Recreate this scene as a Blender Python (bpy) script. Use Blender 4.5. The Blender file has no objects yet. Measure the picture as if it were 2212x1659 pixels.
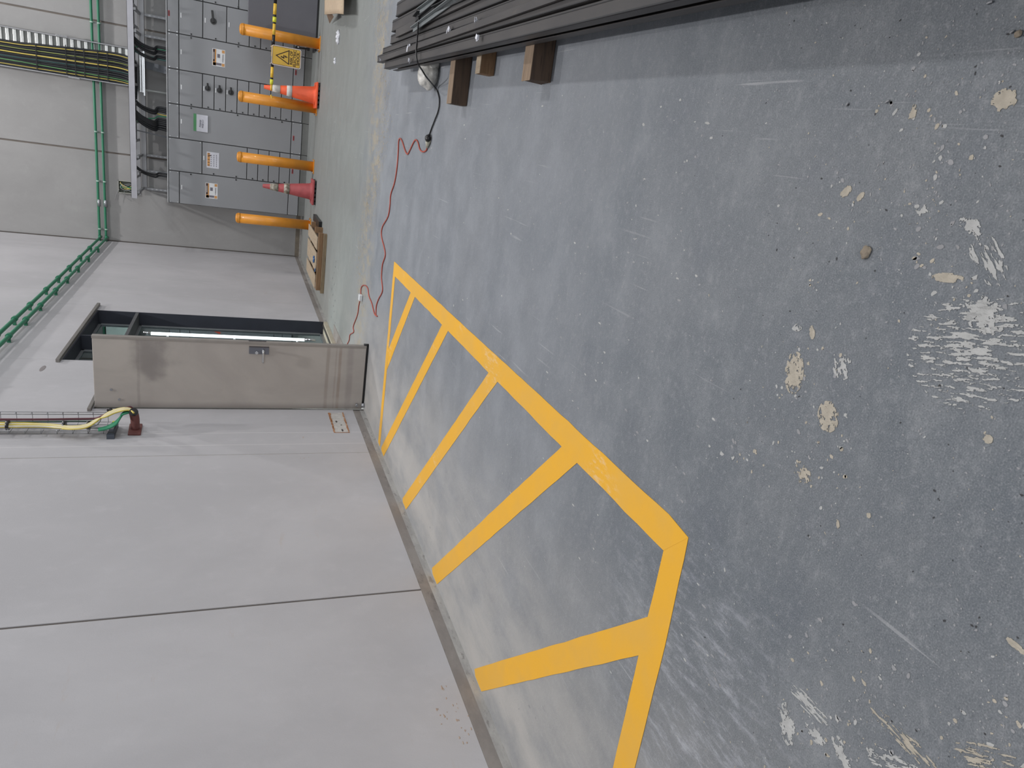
import bpy, bmesh, math, random
from mathutils import Vector, Matrix, noise
random.seed(7)
S = bpy.context.scene
COL = S.collection
# ------------------------------------------------------------------ camera
FPX, YAW, PITCH, ROLL, CH = 1495.44, math.radians(-19.717), math.radians(21.913), math.radians(-1.2326), 1.2
cy, sy, cp, sp = math.cos(YAW), math.sin(YAW), math.cos(PITCH), math.sin(PITCH)
FWD = Vector((sy*cp, cy*cp, -sp)); RT = Vector((cy, -sy, 0)); DN = FWD.cross(RT)
R2 = RT*math.cos(ROLL) + DN*math.sin(ROLL); D2 = -RT*math.sin(ROLL) + DN*math.cos(ROLL)
cam = bpy.data.objects.new('camera', bpy.data.cameras.new('camera')); COL.objects.link(cam)
cam.data.sensor_fit = 'HORIZONTAL'; cam.data.sensor_width = 36; cam.data.lens = FPX/2212*36
cam.data.clip_start = 0.05; cam.data.clip_end = 100
# the phone was held upright and the picture saved on its side: picture right = down in the hall
m = Matrix((D2, R2, -FWD)).transposed().to_4x4(); m.translation = Vector((0, 0, CH)); cam.matrix_world = m
S.camera = cam
def ray(px, py):
    u, v = (829.5-py)/FPX, (px-1106.0)/FPX
    return R2*u + D2*v + FWD
def F(px, py, z=0.0):
    d = ray(px, py); return Vector((0, 0, CH)) + d*((z-CH)/d.z)
def WX(px, py, X):
    d = ray(px, py); return Vector((0, 0, CH)) + d*(X/d.x)
def WY(px, py, Y):
    d = ray(px, py); return Vector((0, 0, CH)) + d*(Y/d.y)
# ------------------------------------------------------------------ world, light, exposure
w = bpy.data.worlds.new('world'); S.world = w; w.use_nodes = True
w.node_tree.nodes['Background'].inputs[0].default_value = (0.75, 0.85, 1, 1)
w.node_tree.nodes['Background'].inputs[1].default_value = 0.12
S.view_settings.view_transform = 'Standard'; S.view_settings.look = 'None'
S.view_settings.exposure = 0.0; S.view_settings.gamma = 1.0; S.view_settings.use_curve_mapping = False
def lamp(x, y, z, power, size=0.5, col=(1, 0.985, 0.99)):
    l = bpy.data.lights.new('high_bay_light', 'AREA'); l.shape = 'DISK'; l.size = size; l.energy = power; l.color = col
    o = bpy.data.objects.new('high_bay_light', l); COL.objects.link(o); o.location = (x, y, z)
for (x, y, p, sz) in [(-0.7, 5.0, 330, .3), (0.5, 12.0, 300, .3), (6.5, 4.0, 260, .6), (6.5, 11.5, 260, .6), (1.0, -3.5, 60, .6)]:
    lamp(x, y, 9.4, p, sz)
# unseen fill panel added on the right to light the walls evenly
dl = bpy.data.lights.new('fill_right', 'AREA'); dl.shape = 'RECTANGLE'; dl.size = 4.2; dl.size_y = 9; dl.energy = 420; dl.color = (0.9, 0.95, 1)
do = bpy.data.objects.new('fill_right', dl); COL.objects.link(do); do.location = (9.7, 5, 2.6); do.rotation_euler = (0, math.radians(90), 0)
# second added fill panel behind the camera, to lift the door leaf
dl = bpy.data.lights.new('fill_front', 'AREA'); dl.shape = 'RECTANGLE'; dl.size = 8; dl.size_y = 4; dl.energy = 300; dl.color = (0.92, 0.96, 1)
do = bpy.data.objects.new('fill_front', dl); COL.objects.link(do); do.location = (3.0, -5.8, 2.8); do.rotation_euler = (math.radians(90), 0, 0)
# ------------------------------------------------------------------ materials
def s2l(c): return tuple(((v/255)/12.92 if v/255 <= .04045 else ((v/255+.055)/1.055)**2.4) for v in c)
MC = {}
def mat(name, rgb, rough=.6, metal=0.0, var=.08, scale=6.0, bump=0.0, bscale=60.0, spec=.5, stretch=(1, 1, 1), emit=0.0, rgb2=None, coat=0.0):
    if name in MC: return MC[name]
    M = bpy.data.materials.new(name); M.use_nodes = True; MC[name] = M
    nt = M.node_tree; N = nt.nodes; L = nt.links; b = N['Principled BSDF']
    c = s2l(rgb)
    tc = N.new('ShaderNodeTexCoord'); mp = N.new('ShaderNodeMapping'); mp.inputs['Scale'].default_value = stretch
    L.new(tc.outputs['Object'], mp.inputs[0])
    n = N.new('ShaderNodeTexNoise'); n.inputs['Scale'].default_value = scale; n.inputs['Detail'].default_value = 6; L.new(mp.outputs[0], n.inputs[0])
    r = N.new('ShaderNodeValToRGB'); L.new(n.outputs['Fac'], r.inputs[0])
    c2 = s2l(rgb2) if rgb2 else tuple(min(1, v*(1+var)) for v in c); c1 = c if rgb2 else tuple(v*(1-var) for v in c)
    r.color_ramp.elements[0].position = .35; r.color_ramp.elements[1].position = .65
    r.color_ramp.elements[0].color = (*c1, 1); r.color_ramp.elements[1].color = (*c2, 1)
    L.new(r.outputs[0], b.inputs['Base Color'])
    b.inputs['Roughness'].default_value = rough; b.inputs['Metallic'].default_value = metal; b.inputs['Specular IOR Level'].default_value = spec
    b.inputs['Coat Weight'].default_value = coat
    if bump:
        n2 = N.new('ShaderNodeTexNoise'); n2.inputs['Scale'].default_value = bscale; n2.inputs['Detail'].default_value = 4; L.new(mp.outputs[0], n2.inputs[0])
        bp = N.new('ShaderNodeBump'); bp.inputs['Strength'].default_value = bump; bp.inputs['Distance'].default_value = .01
        L.new(n2.outputs['Fac'], bp.inputs['Height']); L.new(bp.outputs[0], b.inputs['Normal'])
    if emit:
        b.inputs['Emission Color'].default_value = (*c, 1); b.inputs['Emission Strength'].default_value = emit
    return M
class NG:
    """small helper to write node graphs"""
    def __init__(s, name):
        s.M = bpy.data.materials.new(name); s.M.use_nodes = True; MC[name] = s.M
        s.nt = s.M.node_tree; s.N = s.nt.nodes; s.L = s.nt.links; s.b = s.N['Principled BSDF']
        s.tc = s.N.new('ShaderNodeTexCoord').outputs['Object']
        sx = s.N.new('ShaderNodeSeparateXYZ'); s.L.new(s.tc, sx.inputs[0]); s.x, s.y, s.z = sx.outputs
    def noise(s, scale, stretch=(1, 1, 1), detail=5, rot=0, rough=.5, dist=0):
        mp = s.N.new('ShaderNodeMapping'); mp.inputs['Scale'].default_value = stretch; mp.inputs['Rotation'].default_value = (0, 0, rot)
        s.L.new(s.tc, mp.inputs[0]); n = s.N.new('ShaderNodeTexNoise'); n.inputs['Scale'].default_value = scale
        n.inputs['Detail'].default_value = detail; n.inputs['Roughness'].default_value = rough; n.inputs['Distortion'].default_value = dist
        s.L.new(mp.outputs[0], n.inputs[0]); return n.outputs['Fac']
    def vor(s, scale, stretch=(1, 1, 1), rot=0):
        mp = s.N.new('ShaderNodeMapping'); mp.inputs['Scale'].default_value = stretch; mp.inputs['Rotation'].default_value = (0, 0, rot)
        s.L.new(s.tc, mp.inputs[0]); n = s.N.new('ShaderNodeTexVoronoi'); n.inputs['Scale'].default_value = scale
        s.L.new(mp.outputs[0], n.inputs[0]); return n.outputs['Distance']
    def m(s, op, a, b=None, c=None):
        n = s.N.new('ShaderNodeMath'); n.operation = op
        for i, v in enumerate((a, b, c)):
            if v is None: continue
            if isinstance(v, (int, float)): n.inputs[i].default_value = v
            else: s.L.new(v, n.inputs[i])
        return n.outputs[0]
    def rng(s, v, a, b, c=0.0, d=1.0, smooth=True):
        n = s.N.new('ShaderNodeMapRange'); n.interpolation_type = 'SMOOTHSTEP' if smooth else 'LINEAR'
        s.L.new(v, n.inputs[0])
        for i, q in enumerate((a, b, c, d)): n.inputs[i+1].default_value = q
        return n.outputs[0]
    def mix(s, f, a, b):
        n = s.N.new('ShaderNodeMix'); n.data_type = 'RGBA'
        if isinstance(f, (int, float)): n.inputs[0].default_value = f
        else: s.L.new(f, n.inputs[0])
        for i, v in ((6, a), (7, b)):
            if isinstance(v, tuple): n.inputs[i].default_value = (*s2l(v), 1)
            else: s.L.new(v, n.inputs[i])
        return n.outputs[2]
    def end(s, col, rough, bump=None, bs=.2, bd=.01, spec=.5):
        s.L.new(col, s.b.inputs['Base Color'])
        if isinstance(rough, (int, float)): s.b.inputs['Roughness'].default_value = rough
        else: s.L.new(rough, s.b.inputs['Roughness'])
        s.b.inputs['Specular IOR Level'].default_value = spec
        if bump is not None:
            bp = s.N.new('ShaderNodeBump'); bp.inputs['Strength'].default_value = bs; bp.inputs['Distance'].default_value = bd
            s.L.new(bump, bp.inputs['Height']); s.L.new(bp.outputs[0], s.b.inputs['Normal'])
        return s.M
# ---- floor: power-floated blue-grey slab under cement dust
g = NG('floor_concrete')
c1 = g.noise(1.1, (1, 1, 1), 6, 0, .6, .4); c2 = g.noise(4.5, (.8, 1, 1), 8, .1, .65); c3 = g.noise(20, (.8, 1, 1), 6, -.1, .7)
fine = g.noise(300, (1, 1, 1), 3)
mid = g.noise(65, (.85, 1, 1), 5, .1, .75)
base = g.mix(g.rng(c1, .35, .65), (103, 109, 115), (116, 120, 124))
base = g.mix(g.m('MULTIPLY', g.rng(c2, .46, .72), .50), base, (143, 146, 149))
base = g.mix(g.m('MULTIPLY', g.rng(c3, .5, .75), .42), base, (150, 152, 155))
base = g.mix(g.m('MULTIPLY', g.rng(c2, .48, .28), .42), base, (92, 98, 108))
base = g.mix(g.m('MULTIPLY', g.rng(mid, .52, .70), .42), base, (158, 160, 162))
base = g.mix(g.m('MULTIPLY', g.rng(mid, .47, .30), .42), base, (84, 89, 96))
base = g.mix(g.m('MULTIPLY', g.rng(fine, .5, .72), .34), base, (160, 162, 164))
base = g.mix(g.m('MULTIPLY', g.rng(fine, .5, .3), .34), base, (72, 76, 82))
# thin bluish dust, also painting in brighter light away from the near floor
dust_falloff = g.m('MULTIPLY', g.rng(g.m('ADD', g.y, g.m('MULTIPLY', g.m('SUBTRACT', c1, .5), 1.2)), .9, 3.0), g.rng(c2, .25, .7, .55, 1.0))
base = g.mix(g.m('MULTIPLY', dust_falloff, .5), base, (147, 151, 158))
# pale cement dust swept against the left wall
wall = g.rng(g.x, -1.0, -2.55); dn = g.noise(2.6, (1.3, .5, 1), 7, .15, .65)
dust = g.m('MULTIPLY', wall, g.rng(dn, .28, .66, .35, 1.0))
base = g.mix(g.m('MULTIPLY', dust, .8), base, (186, 182, 176))
# dirtier, beige-green far floor
far = g.rng(g.m('ADD', g.y, g.m('MULTIPLY', g.m('SUBTRACT', c2, .5), 1.6)), 6.3, 8.2)
base = g.mix(g.m('MULTIPLY', far, .75), base, (131, 134, 129))
# tide mark of sawdust and clay along y = 7
yl = g.m('ABSOLUTE', g.m('SUBTRACT', g.y, g.m('ADD', 7.0, g.m('MULTIPLY', g.m('SUBTRACT', g.noise(.8, (1, .2, 1), 2), .5), 1.2))))
tide = g.m('MULTIPLY', g.rng(yl, .55, .05), g.rng(g.noise(9, (1, .5, 1), 8, 0, .8), .44, .60))
base = g.mix(g.m('MULTIPLY', tide, .5), base, (170, 154, 122))
# scratches
for (rot, sc, st) in ((.55, 60, (1, .03, 1)), (-.9, 52, (1, .025, 1))):
    scr = g.rng(g.noise(sc, st, 2, rot), .68, .73)
    scr = g.m('MULTIPLY', scr, g.rng(g.noise(1.3, (1, 1, 1), 3, 1.0+rot), .50, .62))
    base = g.mix(g.m('MULTIPLY', scr, .38), base, (190, 190, 192))
# white scuffed haze round the near corner of the markings
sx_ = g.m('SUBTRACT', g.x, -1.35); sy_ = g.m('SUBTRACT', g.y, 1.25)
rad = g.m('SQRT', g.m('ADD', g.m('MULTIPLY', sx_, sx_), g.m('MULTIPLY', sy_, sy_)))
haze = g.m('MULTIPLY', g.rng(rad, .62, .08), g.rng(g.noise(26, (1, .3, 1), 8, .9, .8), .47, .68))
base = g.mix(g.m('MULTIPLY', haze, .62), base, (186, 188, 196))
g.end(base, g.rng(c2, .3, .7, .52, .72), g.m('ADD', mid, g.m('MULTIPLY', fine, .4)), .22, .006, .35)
# ---- precast wall panels
def wallmat(name, a, b, stain):
    g = NG(name)
    n1 = g.noise(.9, (1, 1, .7), 6, 0, .6, .3); n2 = g.noise(7, (1, 1, .8), 6, 0, .65); f = g.noise(120, (1, 1, 1), 3)
    col = g.mix(g.rng(n1, .33, .67), a, b)
    col = g.mix(g.m('MULTIPLY', g.rng(n2, .5, .8), .25), col, tuple(min(255, v+14) for v in b))
    pore = g.rng(g.vor(26, (1, 1, 1)), .055, .03)
    col = g.mix(g.m('MULTIPLY', g.m('MULTIPLY', pore, g.rng(n2, .5, .6)), .5), col, (120, 112, 106))
    st = g.m('MULTIPLY', g.rng(g.noise(3.2, (1, .8, 4.5), 7, 0, .75), .60, .70), g.rng(n1, .45, .6))
    col = g.mix(g.m('MULTIPLY', st, .28), col, stain)
    scf = g.m('MULTIPLY', g.rng(g.noise(13, (1, 1.4, 3), 8, .3, .8), .64, .70), g.rng(g.z, .9, .1))
    col = g.mix(g.m('MULTIPLY', scf, .5), col, (150, 122, 98))
    return g, col, f
g, col, f = wallmat('concrete_left', (170, 168, 170), (180, 178, 180), (172, 156, 144))
for yy, zz0, c_, wd in ((10.62, 0, (150, 142, 132), .006), (5.62, 0, (201, 199, 198), .008), (5.86, 0, (203, 201, 200), .007)):
    ln = g.m('MULTIPLY', g.rng(g.m('ABSOLUTE', g.m('SUBTRACT', g.y, g.m('ADD', yy, g.m('MULTIPLY', g.m('SUBTRACT', g.noise(1.2), .5), .03)))), wd, wd*.3), .55)
    col = g.mix(ln, col, c_)
g.end(col, .78, f, .12, .004, .3)
g, col, f = wallmat('concrete_back', (148, 147, 146), (157, 156, 155), (138, 134, 128)); g.end(col, .8, f, .12, .004, .3)
def mottled(name, a, b, c, sc=8, st=(1, 1, 1), rough=.7, spec=.3):
    g = NG(name); col = g.mix(g.rng(g.noise(sc, st, 8, 0, .7), .38, .62), a, b)
    col = g.mix(g.m('MULTIPLY', g.rng(g.noise(sc*3, st, 6, 0, .7), .56, .66), .7), col, c)
    return g.end(col, rough, g.noise(80), .15, .004, spec)
mottled('band_concrete', (126, 120, 116), (142, 136, 131), (104, 98, 94), 3, (1, .5, 1))
mottled('band_stained', (170, 167, 163), (150, 148, 145), (116, 112, 108), 9, (1, .4, 1))
mottled('band_brown', (124, 115, 102), (110, 103, 94), (138, 130, 118), 5)
# galvanised door leaf with damp stains and rust lines
g = NG('galvanised_leaf')
col = g.mix(g.rng(g.noise(2.2, (1, 1, .6), 6, 0, .6, .6), .35, .68), (166, 159, 153), (178, 171, 164))
ex = g.m('MULTIPLY', g.m('SUBTRACT', g.x, .50), 5.5); ez = g.m('MULTIPLY', g.m('SUBTRACT', g.z, 1.86), 6.0)
er = g.m('SQRT', g.m('ADD', g.m('MULTIPLY', ex, ex), g.m('MULTIPLY', ez, ez)))
blot = g.rng(g.m('ADD', er, g.m('MULTIPLY', g.m('SUBTRACT', g.noise(5, (1, 1, 1), 6), .5), 2.6)), 1.5, .3)
col = g.mix(g.m('MULTIPLY', blot, .55), col, (98, 92, 92))
for zz, wdt, k, cc in ((.375, .016, .32, (112, 94, 78)), (.262, .014, .38, (122, 96, 74)), (.165, .03, .30, (112, 104, 104)), (.30, .008, .2, (120, 100, 84)), (1.97, .012, .22, (104, 98, 92))):
    ln = g.rng(g.m('ABSOLUTE', g.m('SUBTRACT', g.z, g.m('ADD', zz, g.m('MULTIPLY', g.m('SUBTRACT', g.noise(2), .5), .03)))), wdt*1.5, wdt*.4)
    col = g.mix(g.m('MULTIPLY', ln, g.m('MULTIPLY', k, g.rng(g.noise(6, (1, 1, .2), 4), .3, .6, .35, 1))), col, cc)
hs = g.rng(g.x, .085, .0)
col = g.mix(g.m('MULTIPLY', hs, .55), col, (92, 88, 84))
g.L.new(g.rng(g.noise(4), .3, .7, .42, .58), g.b.inputs['Roughness']); g.b.inputs['Metallic'].default_value = .08
g.L.new(col, g.b.inputs['Base Color'])
# wood
def wood(name, a, b, dark, st=(.35, 5, 5)):
    g = NG(name); n = g.noise(6, st, 6, 0, .6, 1.2)
    col = g.mix(g.rng(n, .3, .7), a, b); col = g.mix(g.m('MULTIPLY', g.rng(g.noise(24, st, 4), .55, .7), .6), col, dark)
    return g.end(col, .75, n, .3, .004, .25)
wood('timber_dark', (92, 76, 64), (74, 62, 54), (58, 48, 42)); wood('timber_top', (132, 114, 96), (148, 128, 108), (104, 86, 70))
wood('timber_brown', (134, 106, 80), (120, 94, 70), (98, 76, 58)); wood('timber_grey', (138, 122, 98), (122, 106, 86), (92, 80, 66))
wood('ply_top', (176, 160, 138), (160, 144, 124), (134, 118, 102), (5, .6, 5))
# marking paint, worn through in places
g = NG('marking_paint')
col = g.mix(g.rng(g.noise(3, (1, 1, 1), 6, 0, .6), .35, .65), (236, 176, 44), (228, 174, 66))
dst = g.m('MULTIPLY', g.rng(g.x, -1.05, -2.5), .42)
col = g.mix(dst, col, (214, 170, 92))
wn = g.m('MULTIPLY', g.rng(g.noise(34, (1, .35, 1), 8, .8, .8), .50, .60), .8)
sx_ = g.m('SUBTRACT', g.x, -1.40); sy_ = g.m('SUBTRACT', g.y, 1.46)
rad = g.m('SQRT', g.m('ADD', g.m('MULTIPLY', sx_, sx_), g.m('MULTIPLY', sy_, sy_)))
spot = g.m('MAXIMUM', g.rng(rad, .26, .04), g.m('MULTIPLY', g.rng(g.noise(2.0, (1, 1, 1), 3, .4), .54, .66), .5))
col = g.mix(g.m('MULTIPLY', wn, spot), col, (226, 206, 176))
g.end(col, .5, g.noise(120), .1, .003, .4)
# glass that mirrors the hall over a dark room
g = NG('tinted_glass'); N, L = g.N, g.L
gl = N.new('ShaderNodeBsdfGlossy'); gl.inputs['Roughness'].default_value = .01; gl.inputs['Color'].default_value = (.6, .64, .64, 1)
tr = N.new('ShaderNodeBsdfTransparent'); tr.inputs['Color'].default_value = (.66, .70, .71, 1)
mx = N.new('ShaderNodeMixShader'); mx.inputs[0].default_value = .14
L.new(tr.outputs[0], mx.inputs[1]); L.new(gl.outputs[0], mx.inputs[2]); L.new(mx.outputs[0], N['Material Output'].inputs[0])
# dusty dark steel sections
g = NG('profile_steel')
col = g.mix(g.rng(g.noise(5, (2, .4, 2), 6), .35, .65), (60, 58, 59), (72, 69, 68))
col = g.mix(g.m('MULTIPLY', g.rng(g.noise(30, (1, .25, 1), 8, 0, .8),   .58, .72), .45), col, (112, 100, 84))
g.end(col, .5, None, .1, .003, .5); g.b.inputs['Metallic'].default_value = .25
# simple ones
CAB = mat('cabinet_grey', (136, 138, 141), .42, 0, .03, 2)
BLK = mat('gasket_black', (22, 23, 24), .6); GALV = mat('galvanised', (160, 162, 166), .38, .75, .12, 14)
GALV2 = mat('galvanised_flat', (150, 151, 154), .45, .5, .06, 5)
PLB = mat('plastic_black', (20, 20, 22), .35); WHT = mat('label_white', (206, 208, 210), .5)
NAVY = mat('reveal_navy', (40, 43, 53), .6); ALU = mat('aluminium_frame', (132, 134, 136), .4, .5)
BOLY = mat('bollard_yellow', (206, 136, 38), .42, 0, .1, 5, .12, 90, coat=.2)
ORG = mat('cone_orange', (228, 92, 52), .55); ORF = mat('cone_faded', (156, 70, 72), .6, 0, .12, 12); REFW = mat('cone_white_band', (208, 206, 202), .45)
REFD = mat('cone_dirty_band', (176, 172, 160), .5, 0, .3, 22, rgb2=(112, 100, 84))
YEL = mat('pole_yellow', (222, 180, 60), .4); YLB = mat('pole_lime', (214, 214, 60), .4)
SGY = mat('sign_yellow', (206, 166, 62), .45); SGB = mat('sign_border', (222, 206, 196), .5); INK = mat('sign_ink', (40, 16, 20), .6)
GRN = mat('conduit_green', (44, 118, 88), .45, 0, .06); CGR = mat('cable_green', (40, 128, 92), .45)
CYL = mat('cable_yellow', (206, 186, 92), .45); CBK = mat('cable_black', (30, 32, 36), .5); CWH = mat('cable_white', (216, 212, 200), .5)
CGY = mat('cable_grey', (136, 138, 138), .5); MAR = mat('cable_maroon', (96, 50, 58), .5); BOOT = mat('boot_brown', (104, 60, 56), .6, 0, .1, 12)
STN = mat('stainless', (208, 210, 212), .2, .95, .03); OR2 = mat('cord_orange', (170, 78, 62), .5)
RUST = mat('rust', (150, 98, 60), .85, 0, .2, 30, .3, 90, rgb2=(182, 140, 106)); PAT = mat('patch_cement', (184, 180, 175), .85, 0, .1, 25, .4, 60)
PLS = mat('plaster_beige', (178, 170, 156), .85, 0, .1, 40, .4, 120, spec=.2); PLW = mat('plaster_white', (180, 180, 178), .85, 0, .08, 30, .3, 90, spec=.2)
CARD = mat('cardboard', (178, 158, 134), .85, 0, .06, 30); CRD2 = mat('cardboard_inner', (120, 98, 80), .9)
DKG = mat('dark_panel', (92, 92, 98), .6, 0, .05, 3); STO = mat('stone', (148, 136, 120), .9, 0, .15, 20, .6, 50)
BLU = mat('blue_plastic', (52, 96, 150), .5); TAPE = mat('clear_tape', (186, 188, 196), .35, 0, .15, 90)
WRAP = mat('shrink_wrap', (222, 220, 214), .32, 0, .12, 20, .8, 26, rgb2=(190, 188, 182)); PAPER = mat('paper', (192, 194, 202), .7); GRT = mat('tape_green', (76, 140, 92), .6)
ORL = mat('label_orange', (190, 140, 84), .6); DRK = mat('label_dark', (52, 34, 36), .6); RED = mat('label_red', (150, 46, 52), .5)
GRL = mat('label_grey', (104, 102, 112), .6); BRN = mat('patch_brown', (150, 142, 136), .55, .2, .08, 6); INT = mat('interior_grey', (120, 124, 124), .8)
SCK = mat('socket_clear', (176, 172, 156), .3)
# ------------------------------------------------------------------ mesh helper
class MB:
    def __init__(s): s.bm = bmesh.new(); s.mats = []; s.cur = 0
    def m(s, M):
        if M not in s.mats: s.mats.append(M)
        s.cur = s.mats.index(M); return s
    def face(s, vs, smooth=False):
        try: f = s.bm.faces.new(vs)
        except ValueError: return
        f.material_index = s.cur; f.smooth = smooth; return f
    def box(s, x0, x1, y0, y1, z0, z1, bev=0.0, R=None, at=None):
        if x0 > x1: x0, x1 = x1, x0
        if y0 > y1: y0, y1 = y1, y0
        if z0 > z1: z0, z1 = z1, z0
        P = [Vector((x, y, z)) for x in (x0, x1) for y in (y0, y1) for z in (z0, z1)]
        if R is not None: P = [R @ p + at for p in P]
        v = [s.bm.verts.new(p) for p in P]
        fs = [s.face([v[i] for i in q]) for q in ((0, 1, 3, 2), (4, 6, 7, 5), (0, 4, 5, 1), (2, 3, 7, 6), (0, 2, 6, 4), (1, 5, 7, 3))]
        if bev:
            es = list({e for f in fs for e in f.edges})
            r = bmesh.ops.bevel(s.bm, geom=es, offset=bev, segments=2, profile=.6, affect='EDGES')
            for f in r['faces']: f.material_index = s.cur
        return s
    def bar(s, a, b, wx, wz, up=Vector((0, 0, 1)), bev=0):
        a, b = Vector(a), Vector(b); d = b-a; l = d.length; d.normalize()
        x = d.cross(up)
        if x.length < 1e-4: x = d.cross(Vector((1, 0, 0)))
        x.normalize(); z = x.cross(d); R = Matrix((x, d, z)).transposed()
        return s.box(-wx/2, wx/2, 0, l, -wz/2, wz/2, bev, R, a)
    def tube(s, pts, r, seg=8, smooth=True, sub=6, cap=True, flat=1.0):
        P = [Vector(p) for p in pts]
        if smooth and len(P) > 2:
            Q = []
            for i in range(len(P)-1):
                p0, p1, p2, p3 = P[max(i-1, 0)], P[i], P[i+1], P[min(i+2, len(P)-1)]
                for k in range(sub):
                    t = k/sub
                    Q.append(.5*((2*p1)+(-p0+p2)*t+(2*p0-5*p1+4*p2-p3)*t*t+(-p0+3*p1-3*p2+p3)*t**3))
            Q.append(P[-1]); P = Q
        rr = r if isinstance(r, (list, tuple)) else None
        rings = []; nprev = None
        for i, p in enumerate(P):
            t = (P[min(i+1, len(P)-1)]-P[max(i-1, 0)]).normalized()
            if nprev is None:
                nprev = t.orthogonal().normalized()
            n = (nprev - t*nprev.dot(t))
            n = n.normalized() if n.length > 1e-6 else t.orthogonal().normalized()
            nprev = n; b = t.cross(n)
            q = r if rr is None else rr[0]+(rr[1]-rr[0])*i/(len(P)-1)
            rings.append([s.bm.verts.new(p+n*math.cos(2*math.pi*k/seg)*q+b*math.sin(2*math.pi*k/seg)*q*flat) for k in range(seg)])
        for a, b in zip(rings, rings[1:]):
            for k in range(seg): s.face([a[k], a[(k+1) % seg], b[(k+1) % seg], b[k]], True)
        if cap: s.face(list(reversed(rings[0]))); s.face(rings[-1])
        return s
    def cyl(s, a, b, r, seg=20): return s.tube([a, b], r, seg, False)
    def lathe(s, prof, c, seg=32, sq=None):
        c = Vector(c); rings = []
        for (r, z) in prof:
            rings.append([s.bm.verts.new(c+Vector((r*math.cos(2*math.pi*k/seg), r*math.sin(2*math.pi*k/seg), z))) for k in range(seg)])
        for a, b in zip(rings, rings[1:]):
            for k in range(seg): s.face([a[k], a[(k+1) % seg], b[(k+1) % seg], b[k]], True)
        s.face(list(reversed(rings[0]))); s.face(rings[-1]); return s
    def prism(s, pts, off):
        off = Vector(off); a = [s.bm.verts.new(Vector(p)) for p in pts]; b = [s.bm.verts.new(Vector(p)+off) for p in pts]
        s.face(a); s.face(list(reversed(b))); n = len(a)
        for i in range(n): s.face([a[i], b[i], b[(i+1) % n], a[(i+1) % n]])
        return s
    def lump(s, c, rx, ry, rz, amp=.25, fr=2.0, sub=3, seed=0):
        r = bmesh.ops.create_icosphere(s.bm, subdivisions=sub, radius=1)
        c = Vector(c)
        for v in r['verts']:
            n = v.co.normalized(); d = 1+amp*noise.noise(n*fr+Vector((seed*7.3, 1, 2)))+amp*.5*noise.noise(n*fr*3+Vector((seed, 4, 2)))
            v.co = Vector((n.x*rx*d, n.y*ry*d, max(n.z*rz*d, -c.z+.001)))+c
        for f in {f for v in r['verts'] for f in v.link_faces}: f.material_index = s.cur; f.smooth = True
        return s
    def build(s, name, parent=None, M=None, bev=0.0, **props):
        bmesh.ops.recalc_face_normals(s.bm, faces=s.bm.faces)
        me = bpy.data.meshes.new(name); s.bm.to_mesh(me); s.bm.free()
        for q in (s.mats or [M]): me.materials.append(q)
        o = bpy.data.objects.new(name, me); COL.objects.link(o)
        if parent is not None:
            wl = parent.location.copy()
            if parent.parent is not None: wl = parent.parent.location + parent.location
            me.transform(Matrix.Translation(-wl)); o.parent = parent
        if bev:
            b = o.modifiers.new('bevel', 'BEVEL'); b.width = bev; b.segments = 2; b.limit_method = 'ANGLE'
        for k, v in props.items(): o[k] = v
        return o
def B(M): b = MB(); b.m(M); return b
def thing(name, label, cat, loc=(0, 0, 0), group=None):
    o = bpy.data.objects.new(name, None); COL.objects.link(o); o.location = loc; o.empty_display_size = .1
    o['label'] = label; o['category'] = cat
    if group: o['group'] = group
    return o
def tag(o, label, cat, group=None, kind=None):
    o['label'] = label; o['category'] = cat
    if group: o['group'] = group
    if kind: o['kind'] = kind
    return o
def struct(o): o['kind'] = 'structure'; return o
def recenter(o):
    me = o.data; c = Vector((sum(v.co.x for v in me.vertices), sum(v.co.y for v in me.vertices), 0))/len(me.vertices)
    c.z = min(v.co.z for v in me.vertices); me.transform(Matrix.Translation(-c)); o.location = c; return o
def text_mesh(txt, size, M, parent, loc, name='lettering', shear=0, align='CENTER', space=1.0, line=1.0, bold=0.0):
    cu = bpy.data.curves.new('t', 'FONT'); cu.body = txt; cu.size = size; cu.align_x = align; cu.align_y = 'CENTER'; cu.shear = shear
    cu.extrude = .0008; cu.space_character = space; cu.space_line = line; cu.offset = bold
    t = bpy.data.objects.new('t', cu); COL.objects.link(t); bpy.context.view_layer.update()
    me = bpy.data.meshes.new_from_object(t.evaluated_get(bpy.context.evaluated_depsgraph_get()))
    bpy.data.objects.remove(t); me.materials.clear(); me.materials.append(M)
    me.transform(Matrix.Rotation(math.radians(90), 4, 'X'))   # faces -y
    wl = parent.location.copy()
    if parent.parent is not None: wl += parent.parent.location
    me.transform(Matrix.Translation(Vector(loc)-wl))
    o = bpy.data.objects.new(name, me); COL.objects.link(o); o.parent = parent; return o
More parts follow.
